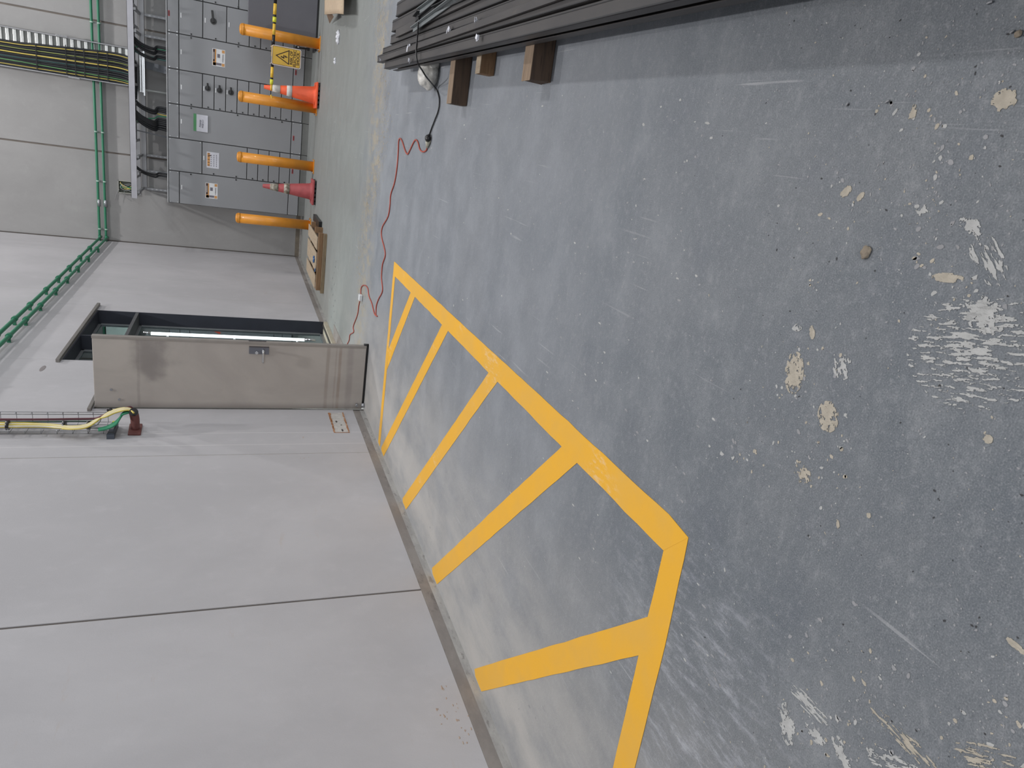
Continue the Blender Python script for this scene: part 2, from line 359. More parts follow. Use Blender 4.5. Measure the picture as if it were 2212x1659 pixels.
# ================================================================== THE HALL
WL, BK = -2.6, 14.6
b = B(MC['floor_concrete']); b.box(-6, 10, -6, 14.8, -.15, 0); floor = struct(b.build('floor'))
b = B(MC['concrete_back']); b.box(-4.6, 10.2, -6.2, 15, 10.0, 10.15); struct(b.build('ceiling'))
b = B(MC['concrete_back']); b.box(10, 10.2, -6, 14.8, 0, 10); struct(b.build('wall_right'))
b = B(MC['concrete_back']); b.box(-2.8, 10.2, -6.2, -6, 0, 10); struct(b.build('wall_front'))
J1, J2 = 3.478, 5.43; O0, O1, OH = 7.69, 9.67, 2.80; D0, D1, DH = 6.40, 7.12, 2.32
b = B(MC['concrete_left']); X0, X1 = WL-.2, WL; ZB = .105
b.box(X0, X1, -6, J1-.012, ZB, 10); b.box(X0, X1, J1+.004, J2-.004, ZB, 10)
b.box(X0, X1, J2+.005, D0, ZB, 10); b.box(X0, X1, D0, D1, DH, 10); b.box(X0, X1, D1, O0, ZB, 10)
b.box(X0, X1, O0+.003, 9.9-.003, OH, 10)
b.box(X0, X1, O1, 9.9, 0, OH); b.box(X0, X1, 9.9+.002, BK-.014, ZB, 10); b.box(X0, X1, 9.899, 9.9025, ZB, OH)
wl_ = b.build('wall_left', bev=.003); struct(wl_)
b = B(mat('joint_filler', (170, 165, 160), .8, 0, .1, 20)); b.box(X0+.01, X1-.006, J1-.013, J1+.001, ZB, 10); b.box(X0+.01, X1-.003, J2-.006, J2+.006, ZB, 10); b.m(mat('joint_line', (96, 90, 86), .9)).box(X0+.01, X1-.0055, J1-.004, J1+.005, ZB, 10)
b.m(mat('joint_rust', (150, 128, 112), .9, 0, .2, 20)); b.box(X0+.01, X1-.006, 9.89, 9.91, OH, 10); b.box(X0+.01, X1-.006, O0-.005, O0+.008, OH, 10)
b.m(mat('joint_dark', (84, 79, 75), .9)); b.box(X0+.01, X1+.016, BK-.02, BK, 0.1, 10)
b.build('joint_sealant', wl_)
b = B(MC['concrete_back']); js = [-6, -4.9, -2.8, -1.035, 1.062, 3.16, 5.26, 7.36, 10.2]
for a, c in zip(js, js[1:]): b.box(a+.014, c-.014, BK, BK+.2, 0, 10)
wb = struct(b.build('wall_back', bev=.003))
b = B(mat('joint_brown', (112, 105, 99), .9)); b.box(-5.9, 10.1, BK+.010, BK+.1, 0, 10); b.build('joint_backing', wb)
# wall foot: bare dark band above a pale stained strip
b = MB()
for a, c in ((-6, D0-.02), (D1+.05, O0), (O1, BK-.014)):
    b.m(MC['band_concrete']).box(X0, WL+.001, a, c, .042, ZB); b.m(MC['band_stained']).box(X0, WL+.003, a, c, 0, .042)
struct(b.build('baseboard_left'))
b = MB(); b.m(MC['band_brown']).box(-2.6, -1.3, BK-.002, BK+.01, .03, .11); b.m(MC['band_stained']).box(-2.6, -1.3, BK-.004, BK+.01, 0, .03)
struct(b.build('baseboard_back'))
# rust-edged repaired pocket low on the left wall
g_ = MB(); g_.m(PAT).box(WL-.01, WL+.002, 5.85, 6.32, .215, .345)
g_.m(RUST)
for i in range(46):
    yy = 5.85+.47*i/46; g_.box(WL-.01, WL+.0045, yy, yy+random.uniform(.006, .016), .345-random.uniform(.004, .012), .345+random.uniform(.002, .01))
    if random.random() < .85: g_.box(WL-.01, WL+.0045, yy, yy+random.uniform(.006, .014), .215-random.uniform(.002, .008), .215+random.uniform(.003, .012))
for i in range(11): zz = .215+.13*i/11; g_.box(WL-.01, WL+.004, 5.846, 5.854, zz, zz+.008)
g_.box(WL-.01, WL+.005, 6.26, 6.31, .33, .352)
g_.m(mat('hole_dark', (70, 64, 62), .9)); g_.lump((WL+.001, 6.10, .30), .004, .022, .009, .5); g_.lump((WL+.001, 5.90, .27), .004, .03, .008, .5); g_.lump((WL+.001, 6.02, .265), .004, .008, .007, .5)
g_.build('repaired_pocket', wl_)
b = B(mat('rust_faint', (162, 140, 122), .9, 0, .15, 30, rgb2=(176, 160, 146)))
random.seed(11)
for (px, py, n, sx) in ((573, 632, 9, .05), (575, 634, 5, .02), (516, 606, 5, .02), (590, 640, 4, .03), (240, 606, 3, .012), (985, 1548, 12, .05), (1000, 1575, 8, .05), (952, 1545, 6, .03), (962, 1490, 5, .03), (650, 985, 4, .05), (655, 945, 4, .04)):
    q = WX(px, py, WL)
    for k in range(n):
        yy, zz = q.y+random.gauss(0, sx), q.z+random.gauss(0, sx*.5); b.lump((WL, yy, zz), .0012, random.uniform(.003, .010), random.uniform(.0015, .004), .6, 2, 2, k)
b.build('rust_marks', wl_)
q = WX(92, 796, WL); b = B(mat('recess_grey', (128, 122, 122), .9)); b.lump((WL, q.y, q.z), .0015, .085, .022, .1, 2, 3, 1); b.build('filled_recess', wl_)
# drip flashings over the two openings
b = B(mat('drip_steel', (126, 122, 118), .5, .3)); b.box(WL, WL+.035, 7.60, 9.9, 2.80, 2.835); struct(b.build('trim_1', bev=.003))
b = B(MC['drip_steel']); b.box(WL, WL+.03, 6.33, 7.25, 2.325, 2.355); struct(b.build('trim_2', bev=.003))
# ---- glazed entrance set back in the wall
win = thing('window_1', 'tall glazed entrance with dark reveal set into left wall', 'window', (WL-.17, 8.6, 0)); win['kind'] = 'structure'
b = B(NAVY); b.box(WL-.2, WL-.002, 9.655, 9.672, .0, 2.80); b.box(WL-.2, WL-.002, O0-.002, O0+.012, 0, 2.80); b.box(WL-.2, WL-.002, O0, O1, 2.785, 2.802)
b.build('reveal', win)
b = B(NAVY); b.box(WL-.2, WL-.004, 8.56, 8.60, 0, 2.79); b.build('mullion', win)
b = MB(); b.m(mat('transom_face', (92, 92, 94), .5, .3)).box(WL-.004, WL-.2, 8.60, 9.66, 2.335, 2.37); b.build('transom', win)
b = B(ALU)
for (a, c, z0, z1) in ((8.60, 9.655, .05, 2.335), (8.60, 9.655, 2.37, 2.785), (7.70, 8.56, .05, 2.785)):
    for q in ((a, c, z0, z0+.04), (a, c, z1-.03, z1), (a, a+.03, z0, z1), (c-.03, c, z0, z1)):
        b.box(WL-.2, WL-.165, *q)
b.build('frame', win, bev=.002)
for (a, c, z0, z1) in ((8.63, 9.625, .09, 2.305), (8.63, 9.625, 2.41, 2.755), (7.73, 8.53, .09, 2.755)):
    B(MC['tinted_glass']).box(WL-.188, WL-.18, a, c, z0, z1).build('pane', win)
b = MB(); b.m(mat('sill_beige', (168, 160, 142), .8)).box(WL-.2, WL+.001, O0, O1, 0, .05); b.m(mat('sill_metal', (84, 82, 80), .45, .5)).box(WL-.06, WL-.03, O0, O1, .05, .062)
b.m(YLB).box(WL-.10, WL-.07, 8.55, 8.62, .05, .062)
b.build('sill', win)
st = thing('bright_bar', 'bright vertical bar with metal ends behind open steel door', 'light', (WL-.062, 8.95, .2))
B(mat('bar_glow', (236, 246, 246), .3, emit=1.6)).cyl((WL-.062, 8.95, .36), (WL-.062, 8.95, 2.13), .019, 16).build('tube', st)  # upright bar whose material has its own emission
for z0, z1 in ((.22, .36), (2.13, 2.21)): B(STN).cyl((WL-.062, 8.95, z0), (WL-.062, 8.95, z1), .021, 16).build('end_cap', st)
for z in (.45, 1.2, 1.95): B(STN).cyl((WL-.18, 8.95, z), (WL-.075, 8.95, z), .012, 12).build('clip', st)
# the next room, seen through the glass
b = B(INT); b.box(-6.0, -5.9, 6.2, 14.6, 0, 4.4); b.box(-5.9, -2.8, 6.1, 6.2, 0, 4.4)
struct(b.build('wall_lobby'))
b = B(INT); b.box(-6, -2.8, 6.1, 14.6, 4.4, 4.5); struct(b.build('ceiling_lobby'))
lb = bpy.data.lights.new('lobby_light', 'AREA'); lb.shape = 'RECTANGLE'; lb.size = .3; lb.size_y = 2.4; lb.energy = 300; lb.color = (.95, 1, 1)
lo = bpy.data.objects.new('lobby_light', lb); COL.objects.link(lo); lo.location = (-4.4, 10.2, 4.3)
# ---- steel door leaf standing open at right angles
dr = thing('door_1', 'grey galvanised steel door leaf standing open from left wall', 'door', (WL, 6.40, 0)); dr['kind'] = 'structure'
LX = -1.945
b = B(MC['galvanised_leaf']); b.box(WL+.008, LX, 6.402, 6.445, .022, 2.308); lf = b.build('leaf', dr, bev=.004)
b = B(mat('leaf_edge', (150, 144, 138), .5, .3)); b.box(LX-.022, LX+.003, 6.399, 6.448, .021, 2.311); b.build('edge_strip', dr, bev=.002)
b = B(PLB); b.box(WL+.02, LX+.004, 6.41, 6.44, .004, .021); b.cyl((LX+.005, 6.425, .045), (LX+.005, 6.425, .0), .016, 10); b.build('bottom_seal', dr)
b = B(mat('lock_steel', (122, 124, 132), .35, .7)); b.box(-2.055, -1.99, 6.392, 6.402, .905, 1.075); b.m(mat('lock_dark', (88, 84, 86), .5, .4)).box(-1.992, -1.984, 6.39, 6.402, .905, 1.075); hd = b.build('lock_plate', dr)  # plate with a darker steel strip down one side
b = B(STN); b.cyl((-2.015, 6.392, .955), (-2.015, 6.345, .955), .011, 12); b.tube([(-2.012, 6.348, .955), (-2.04, 6.343, .955), (-2.12, 6.345, .955)], .009, 10); b.cyl((-2.04, 6.392, 1.01), (-2.04, 6.378, 1.01), .014, 14); b.build('lever', hd, label='bright steel lever')
b = B(MC['lock_dark']); b.box(LX+.0035, LX+.006, 6.41, 6.435, .93, 1.08); b.build('strike', dr)
b = B(GALV); b.cyl((WL+.06, 6.40, .075), (WL+.06, 6.36, .075), .012, 10); b.lathe([(.02, 0), (.02, .03)], (WL+.06, 6.375, .0)); b.build('floor_bolt', dr)
b = MB(); b.m(GALV2)
for (x, z) in ((WL+.175, 2.18), (WL+.085, 2.12)): b.cyl((x, 6.402, z), (x, 6.396, z), .011, 12)
b.build('plug', dr)
b = B(MC['drip_steel']); b.box(X0, WL-.001, D0, D0+.02, 0, DH); b.box(X0, WL-.001, D1-.02, D1, 0, DH); b.box(X0, WL-.001, D0, D1, DH-.02, DH)
b.build('door_frame', dr)
b = B(BRN); b.prism([(WL, 7.75, 0), (-2.42, 7.75, 0), (-2.42, 7.98, 0), (-2.43, 8.93, 0), (WL, 8.93-.02, 0)], (0, 0, .006)); r_ = recenter(b.build('threshold_patch'))  # thin flat patch, browner than the floor round it
tag(r_, 'thin brownish patch on floor before glazed entrance', 'plate')
# ================================================================== FLOOR MARKINGS
mk = thing('floor_marking', 'yellow painted hatched keep-clear bay on floor beside left wall', 'floor marking', (-1.6, 3.5, 0))
def strip(name, poly, z):
    # wavy hand-masked edges
    P = []
    n = len(poly)
    for i in range(n):
        a, c = Vector((*poly[i], 0)), Vector((*poly[(i+1) % n], 0)); l = (c-a).length; k = max(1, int(l/.07)); nn = Vector((-(c-a).y, (c-a).x, 0))/max(l, 1e-6)
        for j in range(k):
            p = a+(c-a)*j/k
            if j: p += nn*.0035*noise.noise(p*9)
            P.append((p.x, p.y, .0006))
    b = B(MC['marking_paint']); b.prism(P, (0, 0, z)); return b.build(name, mk)
strip('border_line', [(-.932, 1.49), (-.945, 1.385), (-1.045, 1.475), (-1.052, 2.1), (-1.06, 3.0), (-1.072, 4.8), (-1.077, 5.53), (-.972, 5.617)], .0016)
strip('border_line', [(-.945, 1.385), (-1.045, 1.475), (-1.42, 1.470), (-1.87, 1.458), (WL+.03, 1.44), (WL+.03, 1.345), (-1.77, 1.357), (-1.3, 1.365)], .0012)
strip('border_line', [(-.972, 5.617), (-1.077, 5.529), (-1.6, 5.515), (WL+.025, 5.495), (WL+.025, 5.585), (-1.7, 5.60)], .0014)
for q in ([(-1.05, 4.926), (-1.05, 4.787), (-1.864, 5.50), (-1.692, 5.52)], [(-1.04, 4.02), (-1.04, 3.88), (-2.585, 5.315), (-2.578, 5.43), (-2.55, 5.43)],
          [(-1.035, 3.10), (-1.035, 2.966), (-2.582, 4.41), (-2.582, 4.52), (-2.56, 4.54)], [(-1.03, 2.20), (-1.03, 2.057), (-2.585, 3.492), (-2.585, 3.60), (-2.56, 3.63)],
          [(-1.262, 1.455), (-1.405, 1.452), (-2.588, 2.585), (-2.585, 2.69), (-2.56, 2.715)]):
    strip('hatch_line', q, .0010)
# ================================================================== PLASTER SPLASHES
def splash(c, ra, rb, M, dirp=None, thr=0.0, cell=.0035, fr=14, st=1.0, seed=0, name='plaster_splash', h=.0012, fall=1.0, amp=1.0):
    """ragged patch traced by marching squares over a noise field"""
    C = F(*c); u = (F(*dirp)-C) if dirp else Vector((1, 0, 0)); u.z = 0; u.normalize(); v = Vector((-u.y, u.x, 0))
    nx, ny = int(2*ra/cell)+2, int(2*rb/cell)+2
    def fld(i, j):
        a, q = (i/(nx-1)*2-1), (j/(ny-1)*2-1)
        p = Vector((a*ra*fr/st, q*rb*fr, seed*3.7)); n = noise.noise(p)+.6*noise.noise(p*2.3)+.45*noise.noise(p*5.1)+.35*noise.noise(p*12.3)
        r = math.sqrt(a*a+q*q); e = (1-r)*1.3*fall+(-9 if r > .98 else 0)
        return e+n*amp-thr
    G = [[fld(i, j) for j in range(ny)] for i in range(nx)]
    b = B(M); cache = {}
    def pt(i, j, k, l):
        key = (i, j, k, l) if (i, j) <= (k, l) else (k, l, i, j)
        if key not in cache:
            i, j, k, l = key; A, Bv = G[i][j], G[k][l]; t = A/(A-Bv) if (A > 0) != (Bv > 0) else 0
            x, y = (i+(k-i)*t), (j+(l-j)*t)
            cache[key] = b.bm.verts.new(C+u*((x/(nx-1)*2-1)*ra)+v*((y/(ny-1)*2-1)*rb)+Vector((0, 0, h)))
        return cache[key]
    for i in range(nx-1):
        for j in range(ny-1):
            cs = [(i, j), (i+1, j), (i+1, j+1), (i, j+1)]; poly = []
            for k in range(4):
                p, q = cs[k], cs[(k+1) % 4]; gp, gq = G[p[0]][p[1]], G[q[0]][q[1]]
                if gp > 0: poly.append(pt(*p, *p))
                if (gp > 0) != (gq > 0): poly.append(pt(*p, *q))
            if len(poly) > 2: b.face(poly, True)
    if not b.bm.faces: b.bm.free(); return None
    # give the crust its thickness
    ext = bmesh.ops.extrude_face_region(b.bm, geom=list(b.bm.faces))
    for e in ext['geom']:
        if isinstance(e, bmesh.types.BMVert): pass
    for vv in [e for e in ext['geom'] if isinstance(e, bmesh.types.BMVert)]: vv.co.z = .0003
    o = b.build(name); recenter(o); return o
SPL = [
 ((1716, 805), .052, .030, PLS, (1712, 860), 0, 1, 'large beige plaster splat left of the round whitish smear on near floor'),
 ((1789, 900), .036, .030, PLS, (1795, 960), .1, 2, 'squarish beige plaster splat with toothed edge beyond the whitish smear'),
 ((1820, 792), .030, .026, PLW, (1835, 850), .55, 3, 'patchy round whitish plaster smear among the beige splats'),
 ((1722, 708), .016, .010, PLW, (1760, 712), .1, 4, 'small bright white plaster chip above the large beige splat'),
 ((1755, 718), .017, .009, PLS, (1758, 760), .0, 5, 'small upright beige plaster spot beside the bright white chip'),
 ((1736, 1022), .036, .026, PLS, (1760, 1060), .75, 6, 'broken beige plaster crust on open floor left of the yellow corner'),
 ((2047, 600), .032, .010, PLS, (2080, 602), -.2, 7, 'thin crescent-shaped beige plaster lens near the streaked patch'),
 ((1828, 414), .016, .012, PLS, (1840, 404), .0, 8, 'beige double spot of plaster above the lone stone'),
 ((1860, 425), .012, .008, PLS, (1870, 415), -.1, 9, 'ring-edged oval plaster spot just beyond the double spot'),
 ((1994, 452), .020, .016, PLW, (2004, 452), .8, 10, 'crumbled grey-white plaster fleck cluster past the crescent'),
 ((2096, 490), .034, .018, PLW, (2130, 520), .6, 11, 'ragged pale plaster flake where the long streak begins'),
 ((2135, 560), .055, .028, PLW, (2175, 640), .85, 12, 'broken trail of pale plaster running down to the streaked patch'),
 ((1973, 243), .018, .010, PLS, (1980, 225), .5, 13, 'faint star of beige plaster on darker floor near the steel'),
 ((2170, 216), .024, .020, PLS, (2190, 216), .1, 14, 'pinkish beige plaster lump with grey rim at far right floor'),
 ((1566, 1230), .004, .0075, PLW, (1580, 1230), -.3, 15, 'tiny isolated white plaster dot near the yellow corner'),
 ((2133, 948), .011, .009, PLS, (2140, 950), .2, 16, 'small cornered beige plaster bit below the streaked patch'),
 ((1748, 1522), .062, .020, PLW, (1785, 1558), .35, 17, 'long torn white plaster flake, upper one of the pair by bottom edge'),
 ((1702, 1565), .050, .027, PLW, (1708, 1640), .35, 18, 'broad torn white plaster flake, lower one of the pair by bottom edge'),
 ((1765, 1592), .040, .015, PLW, (1790, 1620), .4, 19, 'slanting white plaster flake between the torn pair and the edge'),
 ((1822, 1638), .045, .016, PLW, (1840, 1675), .4, 20, 'narrow white plaster flake cut off by the photo bottom edge'),
 ((1955, 1600), .085, .020, PLS, (2010, 1655), .85, 21, 'long smeared beige plaster streak slanting over dark near floor'),
 ((1930, 1650), .06, .03, PLW, (2010, 1680), 1.0, 22, 'mottled white scatter of plaster under the slanting beige streak'),
 ((2100, 760), .13, .105, PLW, (2160, 766), .95, 23, 'wide patch of raked whitish plaster streaks at right of photo'),
 ((2125, 680), .045, .030, PLW, (2175, 720), .45, 24, 'dense grey-white plaster slab above the raked streaks'),
 ((1810, 1129), .0055, .014, PLS, (1830, 1129), .0, 31, 'small upright beige plaster dab midway between yellow corner and right edge'),
 ((1877, 1112), .006, .008, PLS, (1890, 1112), .1, 32, 'tiny beige plaster dab just right of the small upright one'),
 ((1584, 988), .006, .009, PLW, (1590, 1000), .4, 33, 'little feathery white plaster fleck nearest the long yellow line'),
 ((1632, 976), .009, .007, PLS, (1645, 980), .3, 34, 'little cream plaster fleck right of the feathery white one'),
 ((2195, 1395), .018, .007, PLS, (2212, 1410), .0, 25, 'thin pointed beige plaster sliver at right photo edge'),
 ((2130, 1640), .07, .025, PLS, (2190, 1655), 1.05, 26, 'scattered beige plaster crumbs in the lower right corner'),
]
for (c, ra, rb, M, dp, thr, sd, lab) in SPL:
    streak = sd in (21, 23, 12, 17, 26, 22)
    o = splash(c, ra, rb, M, dp, thr*(.55 if streak else .8)+(.0 if streak else .12), .0014 if max(ra, rb) < .09 else .0013, 190 if streak else 110, 6.5 if streak else 1.3, sd, fall=.5 if streak else 1.0, amp=1.35 if streak else 1.1)
    if o: tag(o, lab, 'plaster splash', 'dried plaster splashes on the floor')
# countless specks
b = MB(); mm = [PLW, PLS, mat('speck_grey', (150, 150, 152), .8), mat('speck_dark', (62, 62, 64), .8)]
def speck(p, r, M, el=1.0, an=0):
    b.m(M); n = 7; ca, sa = math.cos(an), math.sin(an)
    vs = []
    for k in range(n):
        t = 2*math.pi*k/n; q = r*random.uniform(.6, 1.2); x, y = math.cos(t)*q*el, math.sin(t)*q
        vs.append(b.bm.verts.new((p.x+x*ca-y*sa, p.y+x*sa+y*ca, .0006)))
    b.face(vs)
for i in range(1500):
    px, py = random.uniform(1500, 2212), random.uniform(0, 1659)
    p = F(px, py); r = random.choice((.0005, .0007, .0010, .0014, .0020)); M = random.choice((mm[0], mm[1], mm[2], mm[2], mm[2], mm[2], mm[2], mm[2], mm[3]))
    speck(p, r, M, random.uniform(1, 2), random.uniform(0, 3))
for (cx_, cy_, sd_, n) in ((1740, 850, 55, 60), (1760, 990, 40, 40), (1830, 420, 50, 24), (1960, 250, 60, 26), (2050, 330, 40, 20), (1760, 610, 12, 10), (1600, 1000, 40, 22), (1800, 1560, 110, 160), (2150, 1560, 60, 50), (2050, 620, 60, 40), (1990, 450, 30, 24)):
    for i in range(n):
        p = F(random.gauss(cx_, sd_), random.gauss(cy_, sd_)); speck(p, random.choice((.0010, .0016, .0022, .0032, .0045)), random.choice((mm[0], mm[1], mm[2])), random.uniform(1, 1.8), random.uniform(0, 3))
for i in range(420):
    p = F(random.uniform(860, 1550), random.uniform(200, 1600)); 
    if p.x > WL+.05: speck(p, random.choice((.002, .003, .004)), random.choice((mm[0], mm[2], mm[2])), random.uniform(1, 3), 1.57)
for (px, py) in ((1390, 269), (920, 1), (1005, 300), (1003, 270), (932, 320), (980, 660), (926, 556), (1000, 648), (882, 685), (925, 590), (1104, 505), (1560, 980)): speck(F(px, py), .006, mm[0], 1.6, 1.57)
for i in range(14): speck(F(random.uniform(715, 726), 565+i*12), .012, mm[3], 1.5, random.uniform(0, 3))
tag(b.build('plaster_specks'), 'countless tiny pale and dark specks scattered over the floor', 'specks', kind='stuff')
b = MB()
for i in range(1500):
    t = random.random(); y0 = 6.95+.35*math.sin(t*9)+random.gauss(0, .17); x0 = -1.7+3.3*t
    b.m(random.choice((mat('sawdust', (186, 160, 112), .9), mat('sawdust_pale', (196, 180, 146), .9))))
    r = random.uniform(.002, .0055); a = random.uniform(0, 3.1); ca, sa = math.cos(a)*r, math.sin(a)*r
    b.face([b.bm.verts.new((x0+ca*2.2, y0+sa*2.2, .0015)), b.bm.verts.new((x0-sa*.7, y0+ca*.7, .0015)), b.bm.verts.new((x0-ca*2.2, y0-sa*2.2, .0015)), b.bm.verts.new((x0+sa*.7, y0-ca*.7, .0015))])
tag(b.build('sawdust'), 'scattered yellowish sawdust across the middle of the floor', 'sawdust', kind='stuff')
def stone(px, py, rx, ry, rz, lab, sd, M=STO, name='stone', cat='stone'):
    p = F(px, py); o = B(M).lump((p.x, p.y, rz*.6), rx, ry, rz, .35, 1.6, 3, sd).build(name); tag(recenter(o), lab, cat)
stone(1873, 545, .0125, .011, .007, 'small grey-brown stone lying alone on the near floor', 3)
stone(2202, 74, .006, .006, .005, 'tiny round pebble at the right edge of the floor', 5)
for (a, c, lab) in (((2132, 8), (2144, 3), 'longest grey metal shaving, at the upper right photo corner'), ((1828, 229), (1832, 222), 'short dark metal shaving beside the pale splashes by the steel'), ((1913, 222), (1921, 217), 'slim dark metal shaving right of the star-shaped splash'), ((2183, 72), (2189, 66), 'stubby metal shaving next to the tiny round pebble')):
    A, C = F(*a, .0025), F(*c, .0025); o = B(GALV2).tube([A, (A+C)/2+Vector((0, 0, .001)), C], .0022, 6).build('metal_shaving'); tag(recenter(o), lab, 'metal shaving')
# saw-cut joint in front of the switchboards
b = B(mat('groove', (98, 94, 84), .9)); b.box(-2.55, 6, 12.86, 12.868, .0002, .0012); b.build('saw_cut', floor)
# ================================================================== SWITCHBOARDS
CY = 14.15
Bx = [-1.735, -1.172, -.613, -.053, .507, 1.067, 1.627, 2.19]
rowsF = [2.356, 2.17, 1.803, 1.43, 1.062, .876, .69, .505, .319, .123]
R_ = {0: [2.356, 2.17, .309, .122], 1: [2.356, 1.803, 1.051, .862, .675, .487, .301, .118], 2: [2.356, 2.17, .303, .115],
      3: [2.356, 2.17, 1.803, 1.614, 1.427, 1.24, 1.052, .866, .682, .498, .313, .125], 4: [2.356, 2.17, .313, .125], 5: rowsF, 6: [2.356, 2.17, 1.803, 1.245, .876, .505, .319, .123]}
labs = ['leftmost grey switchboard with round-cornered warning label behind the faded cone', 'grey switchboard with a printed chart sheet and four small compartments', 'grey switchboard with white notice taped on by green tape',
        'grey switchboard with three small black rotary handles in stacked compartments', 'grey switchboard behind the electric shock sign, with plain tall door', 'grey switchboard with one large black rotary handle behind right bollard', 'grey switchboard cut by the photo edge behind the dark panel']
cabs = []
SCR = mat('screw', (206, 208, 210), .3, .8)
def lock(t, x, z):
    B(PLB).cyl((x, CY-.016, z), (x, CY-.024, z), .013, 12).build('lock', t)
for i in range(7):
    x0, x1 = Bx[i], Bx[i+1]; rw = R_[i]; zt = rw[0]
    t = thing('switchboard', labs[i], 'switchboard', ((x0+x1)/2, CY+.2, 0), 'row of grey switchboards'); cabs.append(t)
    b = MB(); b.m(CAB).box(x0+.001, x1-.001, CY+.004, CY+.40, rw[-1], zt+.004); b.m(BLK).box(x0+.002, x1-.002, CY, CY+.005, rw[-1]+.001, zt-.012)
    b.m(mat('cabinet_trim', (176, 178, 180), .4)).box(x0, x1, CY-.016, CY+.01, zt-.004, zt+.010); b.build('carcass', t)
    b = B(mat('plinth_grey', (112, 114, 112), .5)); b.box(x0+.004, x1-.004, CY+.002, CY+.39, 0, rw[-1]-.004); b.build('plinth', t)
    for k in range(len(rw)-1):
        za, zb = rw[k]-(.018 if k == 0 else .006), rw[k+1]+.006
        big = za-zb > .3; last = k == len(rw)-2
        nm = 'cover_panel' if (k == 0 or last) else ('door' if big else 'compartment_door')
        d = B(CAB).box(x0+.007, x1-.007, CY-.016, CY-.001, zb, za).build(nm, t, bev=.004)
        if k == 0 or last:
            for xx in (x0+.024, x1-.024):
                for zz in (za-.022, zb+.022): B(SCR).cyl((xx, CY-.016, zz), (xx, CY-.02, zz), .007, 8).build('screw', d)
# locks
for i, side, pxs in ((0, 1, (412.5, 510, 603)), (2, 1, (413, 512, 607.5)), (4, 1, (413, 515, 600))):
    x = Bx[i+1]-.028
    for p in pxs: lock(cabs[i], x, WY(p, 300 if i else 380, CY).z if i < 4 else WY(p, 80, CY).z)
for i, zs in ((1, (1.61, 1.23, .95, .77, .58, .39)), (3, (1.98, 1.71, 1.52, 1.33, 1.145, .96, .775, .59, .405)), (5, (1.98, 1.60, 1.235, .97, .785, .60, .41)), (6, (1.98, 1.61, 1.25))):
    for z in zs: lock(cabs[i], Bx[i]+.028, z)
t = thing('switchboard', 'grey switchboard in the next room, seen through the glazed entrance', 'switchboard', (-3.8, 14.3, 0))
b = MB(); b.m(CAB).box(-4.9, -3.0, CY+.02, CY+.42, .12, 2.36); b.m(BLK).box(-4.9, -3.0, CY+.015, CY+.021, .12, 2.36); b.build('carcass', t)
B(MC['plinth_grey']).box(-4.9, -3.0, CY+.03, CY+.4, 0, .115).build('plinth', t)
for a, c in ((-4.88, -4.3), (-4.29, -3.66), (-3.65, -3.02)):
    for z0, z1 in ((.125, .30), (.31, .46), (.47, 2.0), (2.01, 2.17), (2.18, 2.35)): B(CAB).box(a, c, CY, CY+.015, z0, z1).build('door', t)
o = B(mat('cabinet_pale', (206, 222, 214), .5)).box(-4.6, -3.86, 14.2, 14.49, 2.98, 3.42).build('wall_unit'); tag(recenter(o), 'pale unit high on the back wall of the next room', 'cabinet')
o = B(mat('orange_strap', (226, 84, 60), .5)).bar(WY(461, 713, 11), WY(476, 720, 11), .012, .03).build('orange_strap'); tag(recenter(o), 'short orange strap seen through the glazed entrance', 'strap')
# name tags
def tagp(i, px, py, w=.075, h=.018, M=WHT, nm='name_tag'):
    p = WY(px, py, CY); return B(M).box(p.x-w/2, p.x+w/2, CY-.019, CY-.0155, p.z-h/2, p.z+h/2, .002).build(nm, cabs[i])
for i, px, py in ((5, 391, 33), (4, 391.5, 112), (3, 392, 188), (2, 392, 262), (0, 392.6, 404), (1, 440.5, 341), (5, 443.5, 44), (5, 495, 53.7), (3, 440.4, 191), (3, 466, 195), (3, 490.5, 199), (3, 515, 203)): tagp(i, px, py)
for i, px, py in ((5, 365, 28.5), (4, 639, 157), (2, 634, 298.5), (1, 631.7, 370)):
    t_ = tagp(i, px, py, .085, .026, RED, 'warning_tag'); p = WY(px, py, CY)
    B(DRK).box(p.x-.03, p.x+.03, CY-.0195, CY-.0188, p.z-.005, p.z+.005).build('print', t_)
# rotary handles
def rotary(i, px, py, r, ln, big):
    p = WY(px, py, CY)
    b = B(PLB); b.cyl((p.x, CY-.016, p.z), (p.x, CY-.03, p.z), r, 24); b.cyl((p.x, CY-.03, p.z), (p.x, CY-.05, p.z), r*.62, 20)
    b.bar((p.x-r*.5, CY-.05, p.z-.002), (p.x+ln, CY-.055, p.z+(.02 if big else .004)), .034 if big else .03, .03, Vector((0, -1, 0)), .006)
    b.build('rotary_handle', cabs[i])
for px, py in ((449, 191), (474.5, 195.5), (499, 200)): rotary(3, px, py, .045, .085, False)
rotary(5, 461, 46, .05, .16, True)
